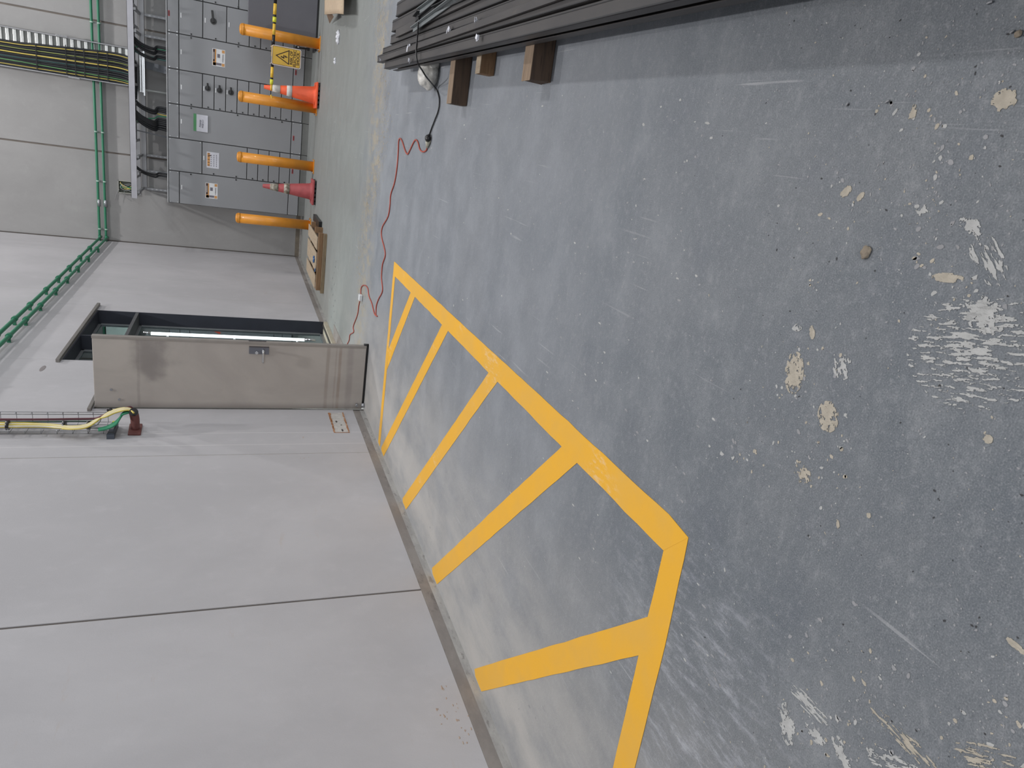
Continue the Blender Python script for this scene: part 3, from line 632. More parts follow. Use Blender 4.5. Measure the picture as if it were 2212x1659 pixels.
# round-cornered warning labels
def warn(i, pa, pb):
    A, C = WY(*pa, CY), WY(*pb, CY); x0, x1, z0, z1 = min(A.x, C.x), max(A.x, C.x), min(A.z, C.z), max(A.z, C.z); W_, H_ = x1-x0, z1-z0
    Yf = CY-.0165
    d = B(WHT).box(x0, x1, Yf-.0012, Yf, z0, z1, .0006).build('warning_label', cabs[i])
    q = lambda M, a, c, e, f_, k, n: B(M).box(x0+a*W_, x0+c*W_, Yf-.0014-k*.0004, Yf-.0008, z0+e*H_, z0+f_*H_).build(n, d)
    q(ORL, .03, .97, .70, .96, 1, 'orange_band'); q(DRK, .24, .97, .80, .95, 2, 'dark_band'); q(WHT, .38, .80, .86, .90, 3, 'white_stripe')
    q(GRL, .06, .2, .28, .70, 1, 'grey_field'); q(GRL, .50, .72, .40, .62, 1, 'grey_square')
    for (a, e) in ((.03, .72), (.03, .04), (.80, .04)): q(ORL, a, a+.17, e, e+.22, 1, 'corner_mark')
    text_mesh('WARNING', H_*.13, DRK, d, (x0+.5*W_, Yf-.0022, z0+.17*H_))
warn(4, (459, 104), (486, 146)); warn(0, (444, 394), (470, 430))
# printed chart
A, C = WY(446.5, 327, CY), WY(473, 365, CY); x0, x1, z0, z1 = C.x, A.x, C.z, A.z
d = B(PAPER).box(x0, x1, CY-.0185, CY-.0165, z0, z1).build('chart_sheet', cabs[1], label='laminated chart sheet')
b = B(ORL); b.box(x0+.03, x1-.02, CY-.0195, CY-.0184, z1-.055, z1-.012); b.build('orange_heading', d)
b = B(mat('print_grey', (126, 126, 136), .7))
random.seed(3)
for r in range(3):
    for k in range(6):
        xx = x0+.03+k*(x1-x0-.06)/6; zz = z1-.085-r*.042
        b.prism([(xx, CY-.0195, zz), (xx+.022, CY-.0195, zz), (xx+.011, CY-.0195, zz+.026)] if r < 1 else [(xx, CY-.0195, zz), (xx+.024, CY-.0195, zz), (xx+.024, CY-.0195, zz+.014), (xx, CY-.0195, zz+.014)], (0, .0008, 0))
b.build('print', d)
b = B(DRK)
for k in range(5): b.box(x0+.04+k*.05, x0+.05+k*.05, CY-.0198, CY-.019, z1-.05, z1-.02)
b.box(x1-.07, x1-.055, CY-.0198, CY-.019, z1-.075, z1-.02); b.build('symbols', d)
# taped notice
A, C = WY(418.5, 246, CY), WY(449, 286.5, CY); x0, x1, z0, z1 = C.x, A.x+.004, C.z, A.z+.002
nt_ = thing('paper_notice', 'white paper notice hung by green tape on grey switchboard', 'notice', ((x0+x1)/2, CY-.02, z0))
B(PAPER).prism([(x0, CY-.030, z0), (x1, CY-.030, z0), (x1, CY-.019, z1-.03), (x0, CY-.019, z1-.03)], (0, -.001, 0)).build('sheet', nt_)
B(GRT).box(x0, x1+.004, CY-.0225, CY-.0165, z1-.046, z1).build('tape_strip', nt_, label='green tape along the top')
text_mesh('Pulsme\nMSB C1', .042, mat('print_ink', (84, 84, 98), .7), nt_, ((x0+x1)/2-.005, CY-.030, (z0+z1)/2-.012), line=1.0)
# ================================================================== LADDER, TRAY, CABLES
LY0, LY1, LZ0, LZ1 = 13.85, 14.42, 2.815, 2.905
ld = thing('cable_ladder', 'long horizontal galvanised cable ladder above the switchboards', 'cable ladder', (1, 14.1, LZ0))
xl, xr = -1.69, 3.6
b = B(mat('rail_galv', (172, 172, 178), .45, .35, .05)); b.box(xl, xr, LY0, LY0+.006, LZ0, LZ1); b.box(xl, xr, LY0-.012, LY0+.03, LZ0-.002, LZ0+.004); b.box(xl, xr, LY0, LY0+.02, LZ1-.004, LZ1); b.build('side_rail', ld)
b = B(GALV2); b.box(xl, xr, LY1-.006, LY1, LZ0, LZ1); b.box(xl, xr, LY1-.03, LY1+.012, LZ0-.002, LZ0+.004); b.build('side_rail', ld)
for k in range(18):
    xx = xl+.05+.3*k; B(GALV2).box(xx-.02, xx+.02, LY0+.007, LY1-.007, LZ0+.005, LZ0+.025).build('rung', ld)
# wall-fixed back channel under it
bc = B(GALV2); bc.box(-1.55, 3.6, 14.50, 14.56, 2.73, 2.81); bc.box(-1.55, 3.6, 14.46, 14.56, 2.726, 2.732); o = bc.build('wall_channel'); tag(recenter(o), 'grey channel fixed on back wall just under the cable ladder', 'channel')
o = MB().m(STN).box(.05, .70, 14.30, 14.33, 2.765, 2.79).box(.05, .70, 14.39, 14.42, 2.74, 2.765).box(.0, .74, 14.33, 14.36, 2.71, 2.735).build('junction_tray', bev=.003); tag(recenter(o), 'short shiny metal tray hung under the ladder below vertical tray', 'tray')
# brackets
def bracket(px0, py0, px1, py1, lab, lean=0, w=.04):
    A = WY(px0, py0, 14.55); C = WY(px1, py1, 14.55)
    t = thing('wall_bracket', lab, 'bracket', (A.x, 14.55, 2.2), 'brackets under the cable ladder')
    b = B(GALV2); b.bar((A.x, 14.565, 2.80), (A.x, 14.565, 2.25), w, .04, Vector((0, 1, 0))); b.m(mat('slot', (196, 198, 200), .6))
    for k in range(5): b.box(A.x-.006, A.x+.006, 14.543, 14.546, 2.42+.07*k, 2.45+.07*k)
    b.build('slotted_strut', t)
    B(GALV2).bar((A.x, 13.86, 2.795), (A.x, 14.56, 2.795), .04, .035).build('arm', t)
for (py, lab) in ((37, 'slotted wall bracket nearest the right photo edge'), (82, 'slotted wall bracket just right of the black and green cable drop'), (338, 'slotted wall bracket left of the thick cable bunch'), (372, 'slotted wall bracket behind the thin pair of black cables'), (410, 'leftmost slotted wall bracket beside the open junction box')):
    bracket(340, py, 359, py, lab)
p = WY(340, 199, 14.4); o = B(mat('post_pale', (176, 178, 176), .5)).cyl((p.x, 14.42, 2.365), (p.x, 14.42, 2.815), .018, 12).build('support_post'); tag(recenter(o), 'pale round post between ladder and switchboard tops', 'post')
A, C = WY(310, 283, 14.0), WY(360, 297, 14.25); o = B(mat('brace_dark', (112, 116, 122), .5, .3)).bar((A.x, 13.98, 2.83), (C.x, 14.30, 2.365), .055, .02, Vector((1, 0, 0))).build('diagonal_brace'); tag(recenter(o), 'dark slanting brace from ladder down to switchboard top', 'brace')
A, C = WY(310, 137, 14.3), WY(359, 152, 14.3); o = B(MC['brace_dark']).bar((A.x, 14.50, 2.80), (C.x, 14.42, 2.36), .12, .02, Vector((0, 1, 0))).build('diagonal_brace'); tag(recenter(o), 'broad dark plate behind the two cable drops above switchboards', 'brace')
# vertical tray up the back wall
vt = thing('vertical_cable_tray', 'shiny ribbed vertical cable tray climbing the back wall', 'cable tray', (.42, 14.5, 2.9))
TX0, TX1 = .125, .715
for xx in (TX0, TX1): B(GALV2).box(xx-.008, xx+.008, 14.44, 14.55, 2.86, 8).build('side_rail', vt)
b = MB(); b.m(mat('tray_bed', (120, 122, 120), .4, .6)).box(TX0, TX1, 14.545, 14.555, 2.86, 8); b.m(mat('tray_rib', (226, 228, 226), .28, .55))
for k in range(52): z = 2.88+.1*k; b.box(TX0+.01, TX1-.01, 14.525, 14.547, z, z+.045)
b.build('ribbed_bed', vt, bev=.003)
b = B(STN)
for xx, z0 in ((TX1+.01, 3.85), (TX0-.01, 3.7)): b.box(xx-.014, xx+.014, 14.42, 14.43, z0, z0+.16)
b.build('splice_plate', vt)
# cables lying in the tray; they fan out behind the ladder
cols = []
def lerp(a, c, t): return a+(c-a)*t
YC = [(.482, .578, CYL, .0065, 'rightmost thin yellow earth cable on the vertical tray'), (.425, .465, mat('cable_olive', (150, 160, 84), .5), .0055, 'thin yellow-green earth cable, second from right on vertical tray'),
      (.355, .385, CYL, .0095, 'thickest yellow earth cable in middle of vertical tray'), (.285, .325, mat('cable_teal', (58, 96, 92), .5), .0055, 'dull teal earth cable in middle of the vertical tray'),
      (.23, .205, mat('cable_leaf', (98, 150, 92), .5), .0065, 'green earth cable left of the teal one on vertical tray'), (.165, .172, CYL, .0055, 'leftmost thin yellow earth cable on the vertical tray')]
for (xt, xb, M, r_, lab) in YC:
    yb = 14.462
    pts = [(xt, yb, 7.9), (xt, yb, 4.9), (lerp(xt, xb, .25), yb, 4.3), (lerp(xt, xb, .75), yb, 3.6), (xb, yb, 3.2), (xb-.015, yb-.01, 3.0), (xb-.06, 14.38, 2.87), (xb-.2, 14.25, 2.85)]
    o = B(M).tube(pts, r_, 8).build('earth_cable'); tag(o, lab, 'cable', 'earth cables on the vertical tray')
for i in range(13):
    t = i/12; xt = lerp(.505, .15, t); xb = lerp(.60, .155, t); yb = 14.492 if i % 2 else 14.486
    pts = [(xt, yb, 7.9), (xt, yb, 4.9), (lerp(xt, xb, .25), yb, 4.3), (lerp(xt, xb, .75), yb, 3.6), (xb, yb, 3.2), (xb-.02, yb-.01, 3.0), (xb-.07, 14.4, 2.87), (xb-.22, 14.27, 2.85)]
    o = B(CBK).tube(pts, .0195, 10).build('power_cable'); tag(o, 'black power cable running down the vertical tray on back wall', 'cable', 'black cables on the vertical tray')
# black straps across them
for z in (3.28, 3.42, 3.62, 3.75, 3.88, 4.3):
    o = B(PLB).box(.135, .53 if z > 4 else .60, 14.446, 14.453, z, z+.012).build('cable_tie'); tag(o, f'black tie across the tray cables, {"lowest" if z==3.28 else "topmost" if z==4.3 else "one of the middle ones"} of six', 'cable tie', 'ties on the vertical tray')
# cables lying along the ladder
for k, yy in enumerate((13.95, 14.0, 14.06, 14.12, 14.19)):
    x0_ = -1.25+.12*k
    o = B(CBK).tube([(x0_, yy, 2.858), (0, yy+.01, 2.856), (1.5, yy-.005, 2.857), (3.5, yy, 2.858)], .02, 8).build('power_cable'); tag(o, 'black power cable lying along the horizontal cable ladder', 'cable', 'black cables on the ladder')
# cable drops into the tops of the switchboards
def drop(px0, py0, px1, py1, M, r, lab, sag=.0, grp='cables dropping into the switchboards'):
    yt, yb = 14.12, 14.28
    A = WY(px0, py0, yt); A.z = 2.84; C = WY(px1, py1, yb); C.z = 2.345
    mid = A*.45+C*.55; mid.x += sag; pre = C+Vector(((A.x-C.x)*.12, 0, .16))
    o = B(M).tube([A+Vector((.05 if A.x > C.x else -.05, 0, .02)), A*.8+C*.2+Vector((sag*.5, 0, 0)), mid, pre, C], r, 8).build('cable_drop'); tag(o, lab, 'cable', grp)
bl = 'black cable bending down from the ladder in the {} bunch'
for (a, c) in ((88, 104), (91, 106), (95, 113), (110, 124), (113, 128), (99, 117)): drop(308, a, 357, c, CBK, .016, bl.format('right-hand'), -.06, 'black cables in the right-hand drop')
drop(308, 100, 357, 109, CGR, .008, 'thin green wire on the right-hand cable drop'); drop(310, 118, 357, 131, MC['cable_teal'], .012, 'teal-grey cable lowest in the right-hand cable drop')
for (a, c) in ((224, 235), (229, 239), (228, 243), (246, 260), (248, 264), (250, 268), (252, 272), (256, 277), (260, 282)): drop(308, a, 357, c, CBK, .02, bl.format('left-hand thick'), -.07, 'black cables in the thick drop')
drop(310, 232, 357, 250, CYL, .009, 'yellow wire crossing above the thick black bunch'); drop(308, 262, 357, 277, CYL, .009, 'yellow-green wire along the left side of thick bunch', -.08); drop(318, 262, 357, 252, CGR, .009, 'green wire slanting into the thick black bunch')
for (a, c) in ((366, 376), (369, 382)): drop(306, a, 357, c, CBK, .015, 'black cable of the thin pair dropping above the leftmost boards', -.05, 'thin pair of black drops')
# open junction box on back wall
jb = thing('junction_box', 'open square junction box with loose wires left of ladder', 'junction box', (-1.6, 14.58, 2.95))
b = MB(); b.m(mat('box_inner', (70, 74, 68), .8)).box(-1.70, -1.50, 14.59, 14.598, 2.93, 3.19); b.m(mat('box_frame', (168, 168, 160), .6))
b.box(-1.71, -1.70, 14.56, 14.6, 2.92, 3.20); b.box(-1.50, -1.49, 14.56, 14.6, 2.92, 3.20); b.box(-1.71, -1.49, 14.56, 14.6, 3.19, 3.20); b.box(-1.71, -1.49, 14.56, 14.6, 2.92, 2.93); b.build('housing', jb)
for k in range(9):
    random.seed(k); M = (CYL, CGR, CGY)[k % 3]
    pts = [(-1.52-.02*k % .15, 14.58, 3.16-.02*k), (-1.58+random.uniform(-.04, .04), 14.565, 3.12+random.uniform(-.05, .05)), (-1.62+random.uniform(-.05, .05), 14.56, 3.04+random.uniform(-.06, .06)), (-1.55+random.uniform(-.05, .05), 14.57, 2.96)]
    B(M).tube(pts, .006, 6).build('wire', jb)
B(CGY).tube([WY(258, 409, 14.56), WY(252, 418, 14.55), WY(249, 431, 14.55)], .0035, 6).build('wire', jb)
B(CGY).tube([WY(268, 413, 14.56), WY(272, 426, 14.55), WY(284, 434, 14.55)], .0035, 6).build('wire', jb)
# green conduits: back wall, corner, left wall
for (zb, lab, rr) in ((3.505, 'upper of the two green conduits running round the corner', .021), (3.402, 'lower of the two green conduits running round the corner', .020)):
    t = thing('conduit', lab, 'conduit', (-2.5, 14.5, zb), 'pair of green conduits')
    zl = 3.465 if zb > 3.45 else 3.36
    B(GRN).tube([(3.8, 14.53, zb), (1, 14.53, zb), (-1.6, 14.53, zb)], rr, 12).build('pipe', t) if False else None
    B(GRN).cyl((-5.8, 14.53, zb), (-2.85, 14.53, zb), rr, 12).build('pipe', t)
    B(GRN).tube([(4.2, 14.53, zb), (-2.44, 14.53, zb+.01), (-2.50, 14.51, zb+.01), (-2.53, 14.44, zl+.035), (-2.53, 14.2, zl+.03), (-2.53, 10, zl+.0), (-2.53, 6.2, zl), (-2.53, 3.0, zl)], rr, 12, True, 4).build('pipe', t)
    for yy in (13.4, 12.55, 11.75, 11.0, 10.3, 9.5, 8.85, 8.2, 7.5, 6.8):
        b = B(GRN); b.cyl((-2.53, yy-.025, zl+.03*(max(0, yy-10)/4.2)), (-2.53, yy+.025, zl+.03*(max(0, yy-10)/4.2)), rr+.010, 14); b.box(-2.6, -2.535, yy-.012, yy+.012, zl-.012, zl+.02); b.build('saddle', t)
    for px_y in (50, 285, 391, 494, -20):
        p = WY(212, px_y, 14.53); b = B(mat('saddle_pale', (150, 176, 164), .5)); b.cyl((p.x-.012, 14.53, zb), (p.x+.012, 14.53, zb), rr+.009, 14); b.box(p.x-.012, p.x+.012, 14.53, 14.6, zb-.02, zb+.02); b.build('saddle', t)
    p = WY(212, 438, 14.53); B(GALV).cyl((p.x-.06, 14.53, zb), (p.x+.06, 14.53, zb), rr+.006, 14).build('coupling', t)
# ---- wire basket on the left wall
bt = thing('wire_basket_tray', 'vertical wire basket tray on left wall nearest the camera', 'cable tray', (-2.55, 5.9, 2.0))
by0, by1, bx0, bx1, bz0, bz1 = 5.78, 6.02, -2.565, -2.48, 2.13, 5.2
b = B(GALV)
for (x, y) in ((bx1, by1), (bx1+.0, by1-.045), (bx0, by1), (bx0, by1-.06), (bx0, by1-.12), (bx0, by1-.18), (bx0, by0), (bx1-.04, by0), (bx1-.02, by1)): b.cyl((x, y, bz0), (x, y, bz1), .0022, 6)
for k in range(30):
    z = bz0+.02+k*.105; b.tube([(bx1, by1-.045, z), (bx1, by1, z), (bx0, by1, z), (bx0, by0, z), (bx1-.04, by0, z)], .0022, 6, False)
b.build('mesh', bt)
b = MB(); b.m(mat('bracket_dark', (84, 90, 100), .5, .4)); b.box(-2.6, -2.555, 5.76, 6.00, 2.075, 2.12); b.box(-2.6, -2.56, 5.75, 5.78, 2.07, 2.125); b.m(GALV); b.box(-2.57, -2.545, 5.83, 5.97, 2.085, 2.11); b.m(YLB).box(-2.57, -2.548, 5.975, 6.0, 2.08, 2.115); b.build('support_strut', bt)
bo = thing('entry_boot', 'reddish brown conduit boot with square flange on left wall', 'boot', (-2.6, 5.93, 1.95), None)
b = B(BOOT)
fl = [WX(280, 919, WL), WX(308, 919, WL), WX(304, 941, WL), WX(276, 941, WL)]
b.prism([(WL+.0, p.y, p.z) for p in fl], (.018, 0, 0)); b.build('flange', bo, bev=.004)
fc = sum((Vector(p) for p in fl), Vector())/4
b = B(BOOT); b.tube([(WL+.01, fc.y+.0, fc.z+.0), (WL+.10, fc.y+.005, fc.z+.0), (WL+.165, fc.y+.01, fc.z+.012)], .034, 18, True, 4); b.build('neck', bo)
mth = Vector((WL+.165, fc.y+.01, fc.z+.012))
def P2(px, py, X=-2.45): return WX(px, py, X)
def wirebundle(paths, M, r, lab, nm='cable', grp=None):
    for i, pts in enumerate(paths):
        o = B(M).tube(pts, r, 8).build(nm); tag(o, lab if isinstance(lab, str) else lab[i], 'cable', grp)
tail = [mth+Vector((.035, .005, .02)), mth]
def arc(dx, dz, px1=258, py1=884):
    return [P2(230, 893+dx, -2.44), P2(248, 885+dx, -2.42), P2(268, 881+dx*.8, -2.40), P2(282, 883+dx*.5, -2.40), P2(289, 890+dx*.3, -2.41)]+[mth+Vector((.01, dz*.5, dz*.2)), mth-Vector((.03, 0, 0))]
for k in range(9):
    yo = -.03+.0*k
    zz = [5.2, 4.2, 3.4, 2.8]
    base_ = [Vector((-2.53+.008*(k % 3), 5.835+.012*(k//2), z)) for z in zz]+[Vector((-2.53+.006*(k % 3), 5.835+.008*(k//2), 2.55)), P2(150, 927-k*.8, -2.515), P2(185, 924-k*.8, -2.50), P2(208, 911-k*.6, -2.47)]
    M = CYL if k % 2 == 0 else CWH
    o = B(M).tube(base_+arc(k*.9, (k-3)*.006), .0065, 8).build('data_cable')
    tag(o, ('yellow' if M is CYL else 'white')+' data cable on the wire basket looping into the brown boot', 'cable', ('yellow' if M is CYL else 'white')+' cables in the wire basket')
for k in range(6):
    base_ = [P2(212, 930-k*.8, -2.52), P2(232, 926-k, -2.51), P2(250, 917-k*1.2, -2.48), P2(258+k*.6, 905-k, -2.45), P2(266, 892+k*.6, -2.43), P2(280, 888+k*.5, -2.42), mth+Vector((.012, (k-3)*.006, 0)), mth-Vector((.03, 0, 0))]
    o = B(CGR).tube(base_, .0085, 8).build('data_cable'); tag(o, 'green cable fanning out of the basket into the brown boot', 'cable', 'green cables at the wire basket')
for (py, M, r, lab) in ((905, MAR, .013, 'thick maroon cable tied along the wire basket'), (910, mat('cable_dkgreen', (38, 66, 54), .5), .007, 'dark green cable beside the maroon one in the basket'), (920, CGY, .005, 'thin grey cable along the middle of the basket')):
    q = P2(100, py, -2.53); q2 = P2(205, py-1 if py < 915 else py, -2.53)
    o = B(M).tube([Vector((-2.535, q.y, 5.2)), Vector((-2.535, q.y, 3.5)), Vector((-2.535, q.y, 2.7)), Vector((-2.535, q2.y, 2.4)), q2, P2(222, 898, -2.46), P2(240, 889, -2.44), P2(262, 885, -2.41)]+tail, r if r < .01 else .010, 8).build('data_cable'); tag(o, lab, 'cable')
def strap(c, ax, r, lab, w=.022):
    c, ax = Vector(c), Vector(ax).normalized(); o = B(PLB).cyl(c-ax*w/2, c+ax*w/2, r, 16).build('hook_loop_strap'); tag(recenter(o), lab, 'strap', 'black straps on the basket cables')
strap(P2(239, 888.5, -2.44), P2(246, 884, -2.43)-P2(232, 893, -2.45), .030, 'black strap on the sloping cables between basket and boot'); strap(P2(289, 890, -2.41), mth-P2(284, 884, -2.40), .032, 'black strap at the top of the loop above the brown boot')
for (px, lab) in ((11.5, 'uppermost black strap on the yellow cables in basket'), (135, 'middle black strap on the yellow cables in basket'), (188, 'lowest black strap on the yellow cables in basket')):
    q = P2(px, 926, -2.525); strap((-2.525, 5.86, q.z), (0, 0, 1), .036, lab)
# ================================================================== BOLLARDS, CONES, POLE, SIGN
BL = [((1.21, 12.88), 'rightmost yellow bollard, in front of the dark panel'), ((.222, 12.86), 'yellow bollard standing just behind the bright orange cone'), ((-.715, 12.82), 'yellow bollard left of the bright orange cone, before chart sheet'), ((-1.71, 12.82), 'leftmost yellow bollard, next to the wooden pallet')]
def bollard(lab, loc):
    t = thing('bollard', lab, 'bollard', (*loc, 0), 'yellow safety bollards'); c = (*loc, 0)
    b = B(BOLY); b.lathe([(.0825, .012), (.0825, 1.165)], c, 40); b.build('post', t)
    b = B(BOLY); b.lathe([(.0855, 1.155), (.0865, 1.16), (.0865, 1.185), (.083, 1.19)], c, 40); b.lathe([(.083, 1.189), (.079, 1.203), (.064, 1.216), (.04, 1.224), (.012, 1.227)], c, 40); b.build('domed_cap', t)
    b = B(BOLY); b.box(loc[0]-.115, loc[0]+.115, loc[1]-.115, loc[1]+.115, .001, .013, .003); bp = b.build('base_plate', t)
    for sx in (-1, 1):
        for s_ in (-1, 1): B(GALV).cyl((loc[0]+sx*.093, loc[1]+s_*.093, .012), (loc[0]+sx*.093, loc[1]+s_*.093, .03), .010, 8).build('anchor_bolt', bp)
    return t
for loc, lab in BL: bollard(lab, loc)
b = B(DRK); x, y = BL[3][0]
for a in (-1.9, -1.72): b.box(x+math.cos(a)*.087-.004, x+math.cos(a)*.087+.004, y+math.sin(a)*.087-.001, y+math.sin(a)*.087+.001, 1.165, 1.18)
def cone(x, y, lab, M, W, h, tilt, dirt):
    t = thing('traffic_cone', lab, 'traffic cone', (x, y, 0), 'traffic cones')
    b = B(M); b.box(x-.2, x+.2, y-.2, y+.2, .03, .06, .01); bb = b.build('base', t)
    b = B(PLB)
    for k in range(6):
        for s_ in (-1, 1): b.box(x-.19+.068*k, x-.15+.068*k, y+s_*.17-.02, y+s_*.17+.02, .0, .031)
    b.build('feet', bb)
    r0, r1 = .135, .028
    R = lambda z: r0+(r1-r0)*(z-.055)/(h-.055)
    b = B(M); b.lathe([(R(.055)+.03, .055), (R(.06)+.008, .07), (R(.1), .1), (R(h), h), (R(h)-.006, h+.004), (R(h)-.01, h-.02)], (x, y, 0), 36); b.build('body', t)
    for (a, c) in ((.60, .72) if not dirt else (.60, .73), (.42, .50) if not dirt else (.42, .51)):
        a_, c_ = a*h/.84, c*h/.84
        b = B(W); b.lathe([(R(a_)+.0035, a_), (R(c_)+.0035, c_)], (x, y, 0), 36); b.build('reflective_band', t)
    return t
cone(.415, 12.62, 'bright orange traffic cone with two white bands holding the pole end', ORG, REFW, .84, 0, False)
cone(-1.09, 12.33, 'faded red traffic cone with dirty bands between two left bollards', ORF, REFD, .82, 0, True)
# barrier pole
PY, px0 = 12.50, WY(586, 193, 12.50)
pl = thing('barrier_pole', 'black and yellow telescopic barrier pole resting on the orange cone', 'pole', (px0.x, PY, .72))
def pz(x): return .738-(x-px0.x)*.012
def seg(py0, py1, M, r, nm='tube_section'):
    a = WY(590, py0, PY).x; c = WY(590, py1, PY).x; B(M).cyl((a, PY, pz(a)), (c, PY, pz(c)), r, 16).build(nm, pl)
seg(196, 183, YEL, .016, 'hook_end'); seg(183, 172, YLB, .025, 'collar'); seg(172, 168, PLB, .022); seg(168, 145, YEL, .022); seg(145, 122, PLB, .021); seg(122, 98, YEL, .024); seg(98, 75, PLB, .022); seg(75, 51, YEL, .022); seg(51, 47.5, PLB, .022)
seg(47.5, 36, YLB, .028, 'collar'); seg(36, 31, PLB, .024); seg(31, 7, YEL, .025); seg(7, -30, PLB, .024)
b = B(YEL); xx = px0.x-.1; b.tube([(xx+.02, PY, pz(xx)), (xx-.0, PY, pz(xx)-.005), (xx-.03, PY, pz(xx)-.02)], .012, 10); b.build('hook', pl)
# pole rests in a loop over the cone shoulder: small yoke on the cone side
# sign
sg = thing('electric_shock_sign', 'yellow RISK OF ELECTRIC SHOCK sign hanging from the barrier pole', 'sign', (.9, PY-.04, .5))
sy0 = PY-.036
A_ = [WY(586.5, 95.5, sy0), WY(652, 109, sy0), WY(648, 150.5, sy0), WY(587, 137.5, sy0)]   # TR, BR, BL, TL
cx = (A_[0].x+A_[3].x+A_[1].x+A_[2].x)/4; x0, x1 = cx-.142, cx+.142; z1 = (A_[0].z+A_[3].z)/2; z0 = (A_[1].z+A_[2].z)/2
def rrect(x0, x1, z0, z1, y, r, n=6):
    P = []
    for (cx_, cz_, a0) in ((x1-r, z1-r, 0), (x0+r, z1-r, 90), (x0+r, z0+r, 180), (x1-r, z0+r, 270)):
        for k in range(n+1):
            a = math.radians(a0+90*k/n); P.append((cx_+r*math.cos(a), y, cz_+r*math.sin(a)))
    return P
B(SGB).prism(rrect(x0, x1, z0, z1, sy0, .028), (0, .006, 0)).build('board', sg)
B(INK).prism(rrect(x0+.010, x1-.010, z0+.010, z1-.010, sy0-.0008, .022), (0, .001, 0)).build('border_line', sg)
B(SGY).prism(rrect(x0+.0155, x1-.0155, z0+.0155, z1-.0155, sy0-.0016, .018), (0, .001, 0)).build('yellow_field', sg)
W_, H_ = x1-x0, z1-z0
def tri(s, y, M, nm):
    cx_, top, bot, hw = cx, z1-.055, z0+.40*H_, .108
    cz = bot+(top-bot)/3
    q = [(cx_, top), (cx_+hw, bot), (cx_-hw, bot)]
    B(M).prism([(cx_+(a-cx_)*s, y, cz+(c-cz)*s) for a, c in q], (0, .0008, 0)).build(nm, sg)
tri(1.0, sy0-.0024, INK, 'triangle'); tri(.80, sy0-.0032, SGY, 'triangle_field')
bz = z0+.40*H_; zc = bz+.07
bolt = [(-.014, .072), (.004, .072), (-.010, .030), (.028, .034), (.010, .006), (.022, .006), (-.006, -.040), (-.012, .004), (.000, .004), (.008, .018), (-.034, .016)]
bolt = [(a*.95, c*.95) for a, c in bolt]
B(INK).prism([(cx+a, sy0-.004, zc+c-.012) for a, c in bolt], (0, .0008, 0)).build('lightning_bolt', sg)
for k, s_ in enumerate(('RISK OF', 'ELECTRIC', 'SHOCK')): text_mesh(s_, .056, INK, sg, (cx, sy0-.0028, z0+.142-.049*k), space=1.0, bold=.0012)
b = B(SGB)
for xx in (x0+.02, x1-.02): b.tube([(xx, sy0-.002, z1-.01), (xx-.012, PY-.03, z1+.02), (xx-.01, PY+.005, pz(xx)+.028), (xx+.004, PY+.02, pz(xx)), (xx, sy0+.004, z1-.01)], .003, 6)
b.build('tie', sg)
# dark panel / crate at right
dp = thing('dark_crate', 'large dark grey boxed unit standing right of the last bollard', 'crate', (2.2, 13.5, 0))
B(DKG).box(1.31, 3.4, 13.3, 13.9, .03, 1.10).build('body', dp, bev=.006)
b = B(PLB); b.box(1.14, 1.31, 13.55, 13.6, .10, .14); b.bar((1.15, 13.575, .34), (1.17, 13.575, .10), .03, .03); b.bar((1.15, 13.57, .33), (1.31, 13.57, .12), .03, .03); b.box(1.14, 3.3, 13.34, 13.85, .0, .03); b.build('frame', dp)
b = B(WHT)
for (x, z) in ((1.165, .29), (1.19, .17), (1.26, .13)): b.box(x-.01, x+.01, 13.548, 13.552, z-.012, z+.012)
b.build('fixings', dp)
# cardboard
cb = thing('cardboard_box', 'flattened tan cardboard box with curled flap at top photo edge', 'cardboard', (1.5, 9.6, 0))
A, C, D_, E_ = F(703, 32, .16), F(733, 29, .20), F(733, -60, .2), F(705, -60, .16)
b = MB(); b.m(CARD)
n = 16; rows_ = []
for j in range(9):
    t = j/8; s0 = A*(1-t)+E_*t; e0 = C*(1-t)+D_*t; row = []
    for i in range(n+1):
        u = i/n; p = s0*(1-u)+e0*u; p.z = .17+.03*u-(.0 if u < .86 else (u-.86)**2*2.4)+(.004*math.sin(u*9+t*3)); row.append(p)
    rows_.append(row)
for a, c in zip(rows_, rows_[1:]):
    for i in range(n):
        q = [b.bm.verts.new(v) for v in (a[i], a[i+1], c[i+1], c[i])]; b.face(q, True)
bmesh.ops.remove_doubles(b.bm, verts=b.bm.verts, dist=1e-5)
o = b.build('top_flap', cb); sm = o.modifiers.new('thick', 'SOLIDIFY'); sm.thickness = .006; sm.offset = 0
yf = A.y; 
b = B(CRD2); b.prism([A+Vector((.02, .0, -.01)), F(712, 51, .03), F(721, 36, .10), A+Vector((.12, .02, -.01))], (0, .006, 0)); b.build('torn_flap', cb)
b = B(mat('cardboard_shade', (62, 54, 50), .9)); b.box(A.x+.16, A.x+1.1, 9.28, 10.1, .0, .15); b.build('tray', cb, bev=.004)  # dark block stands in for the shade under the flap
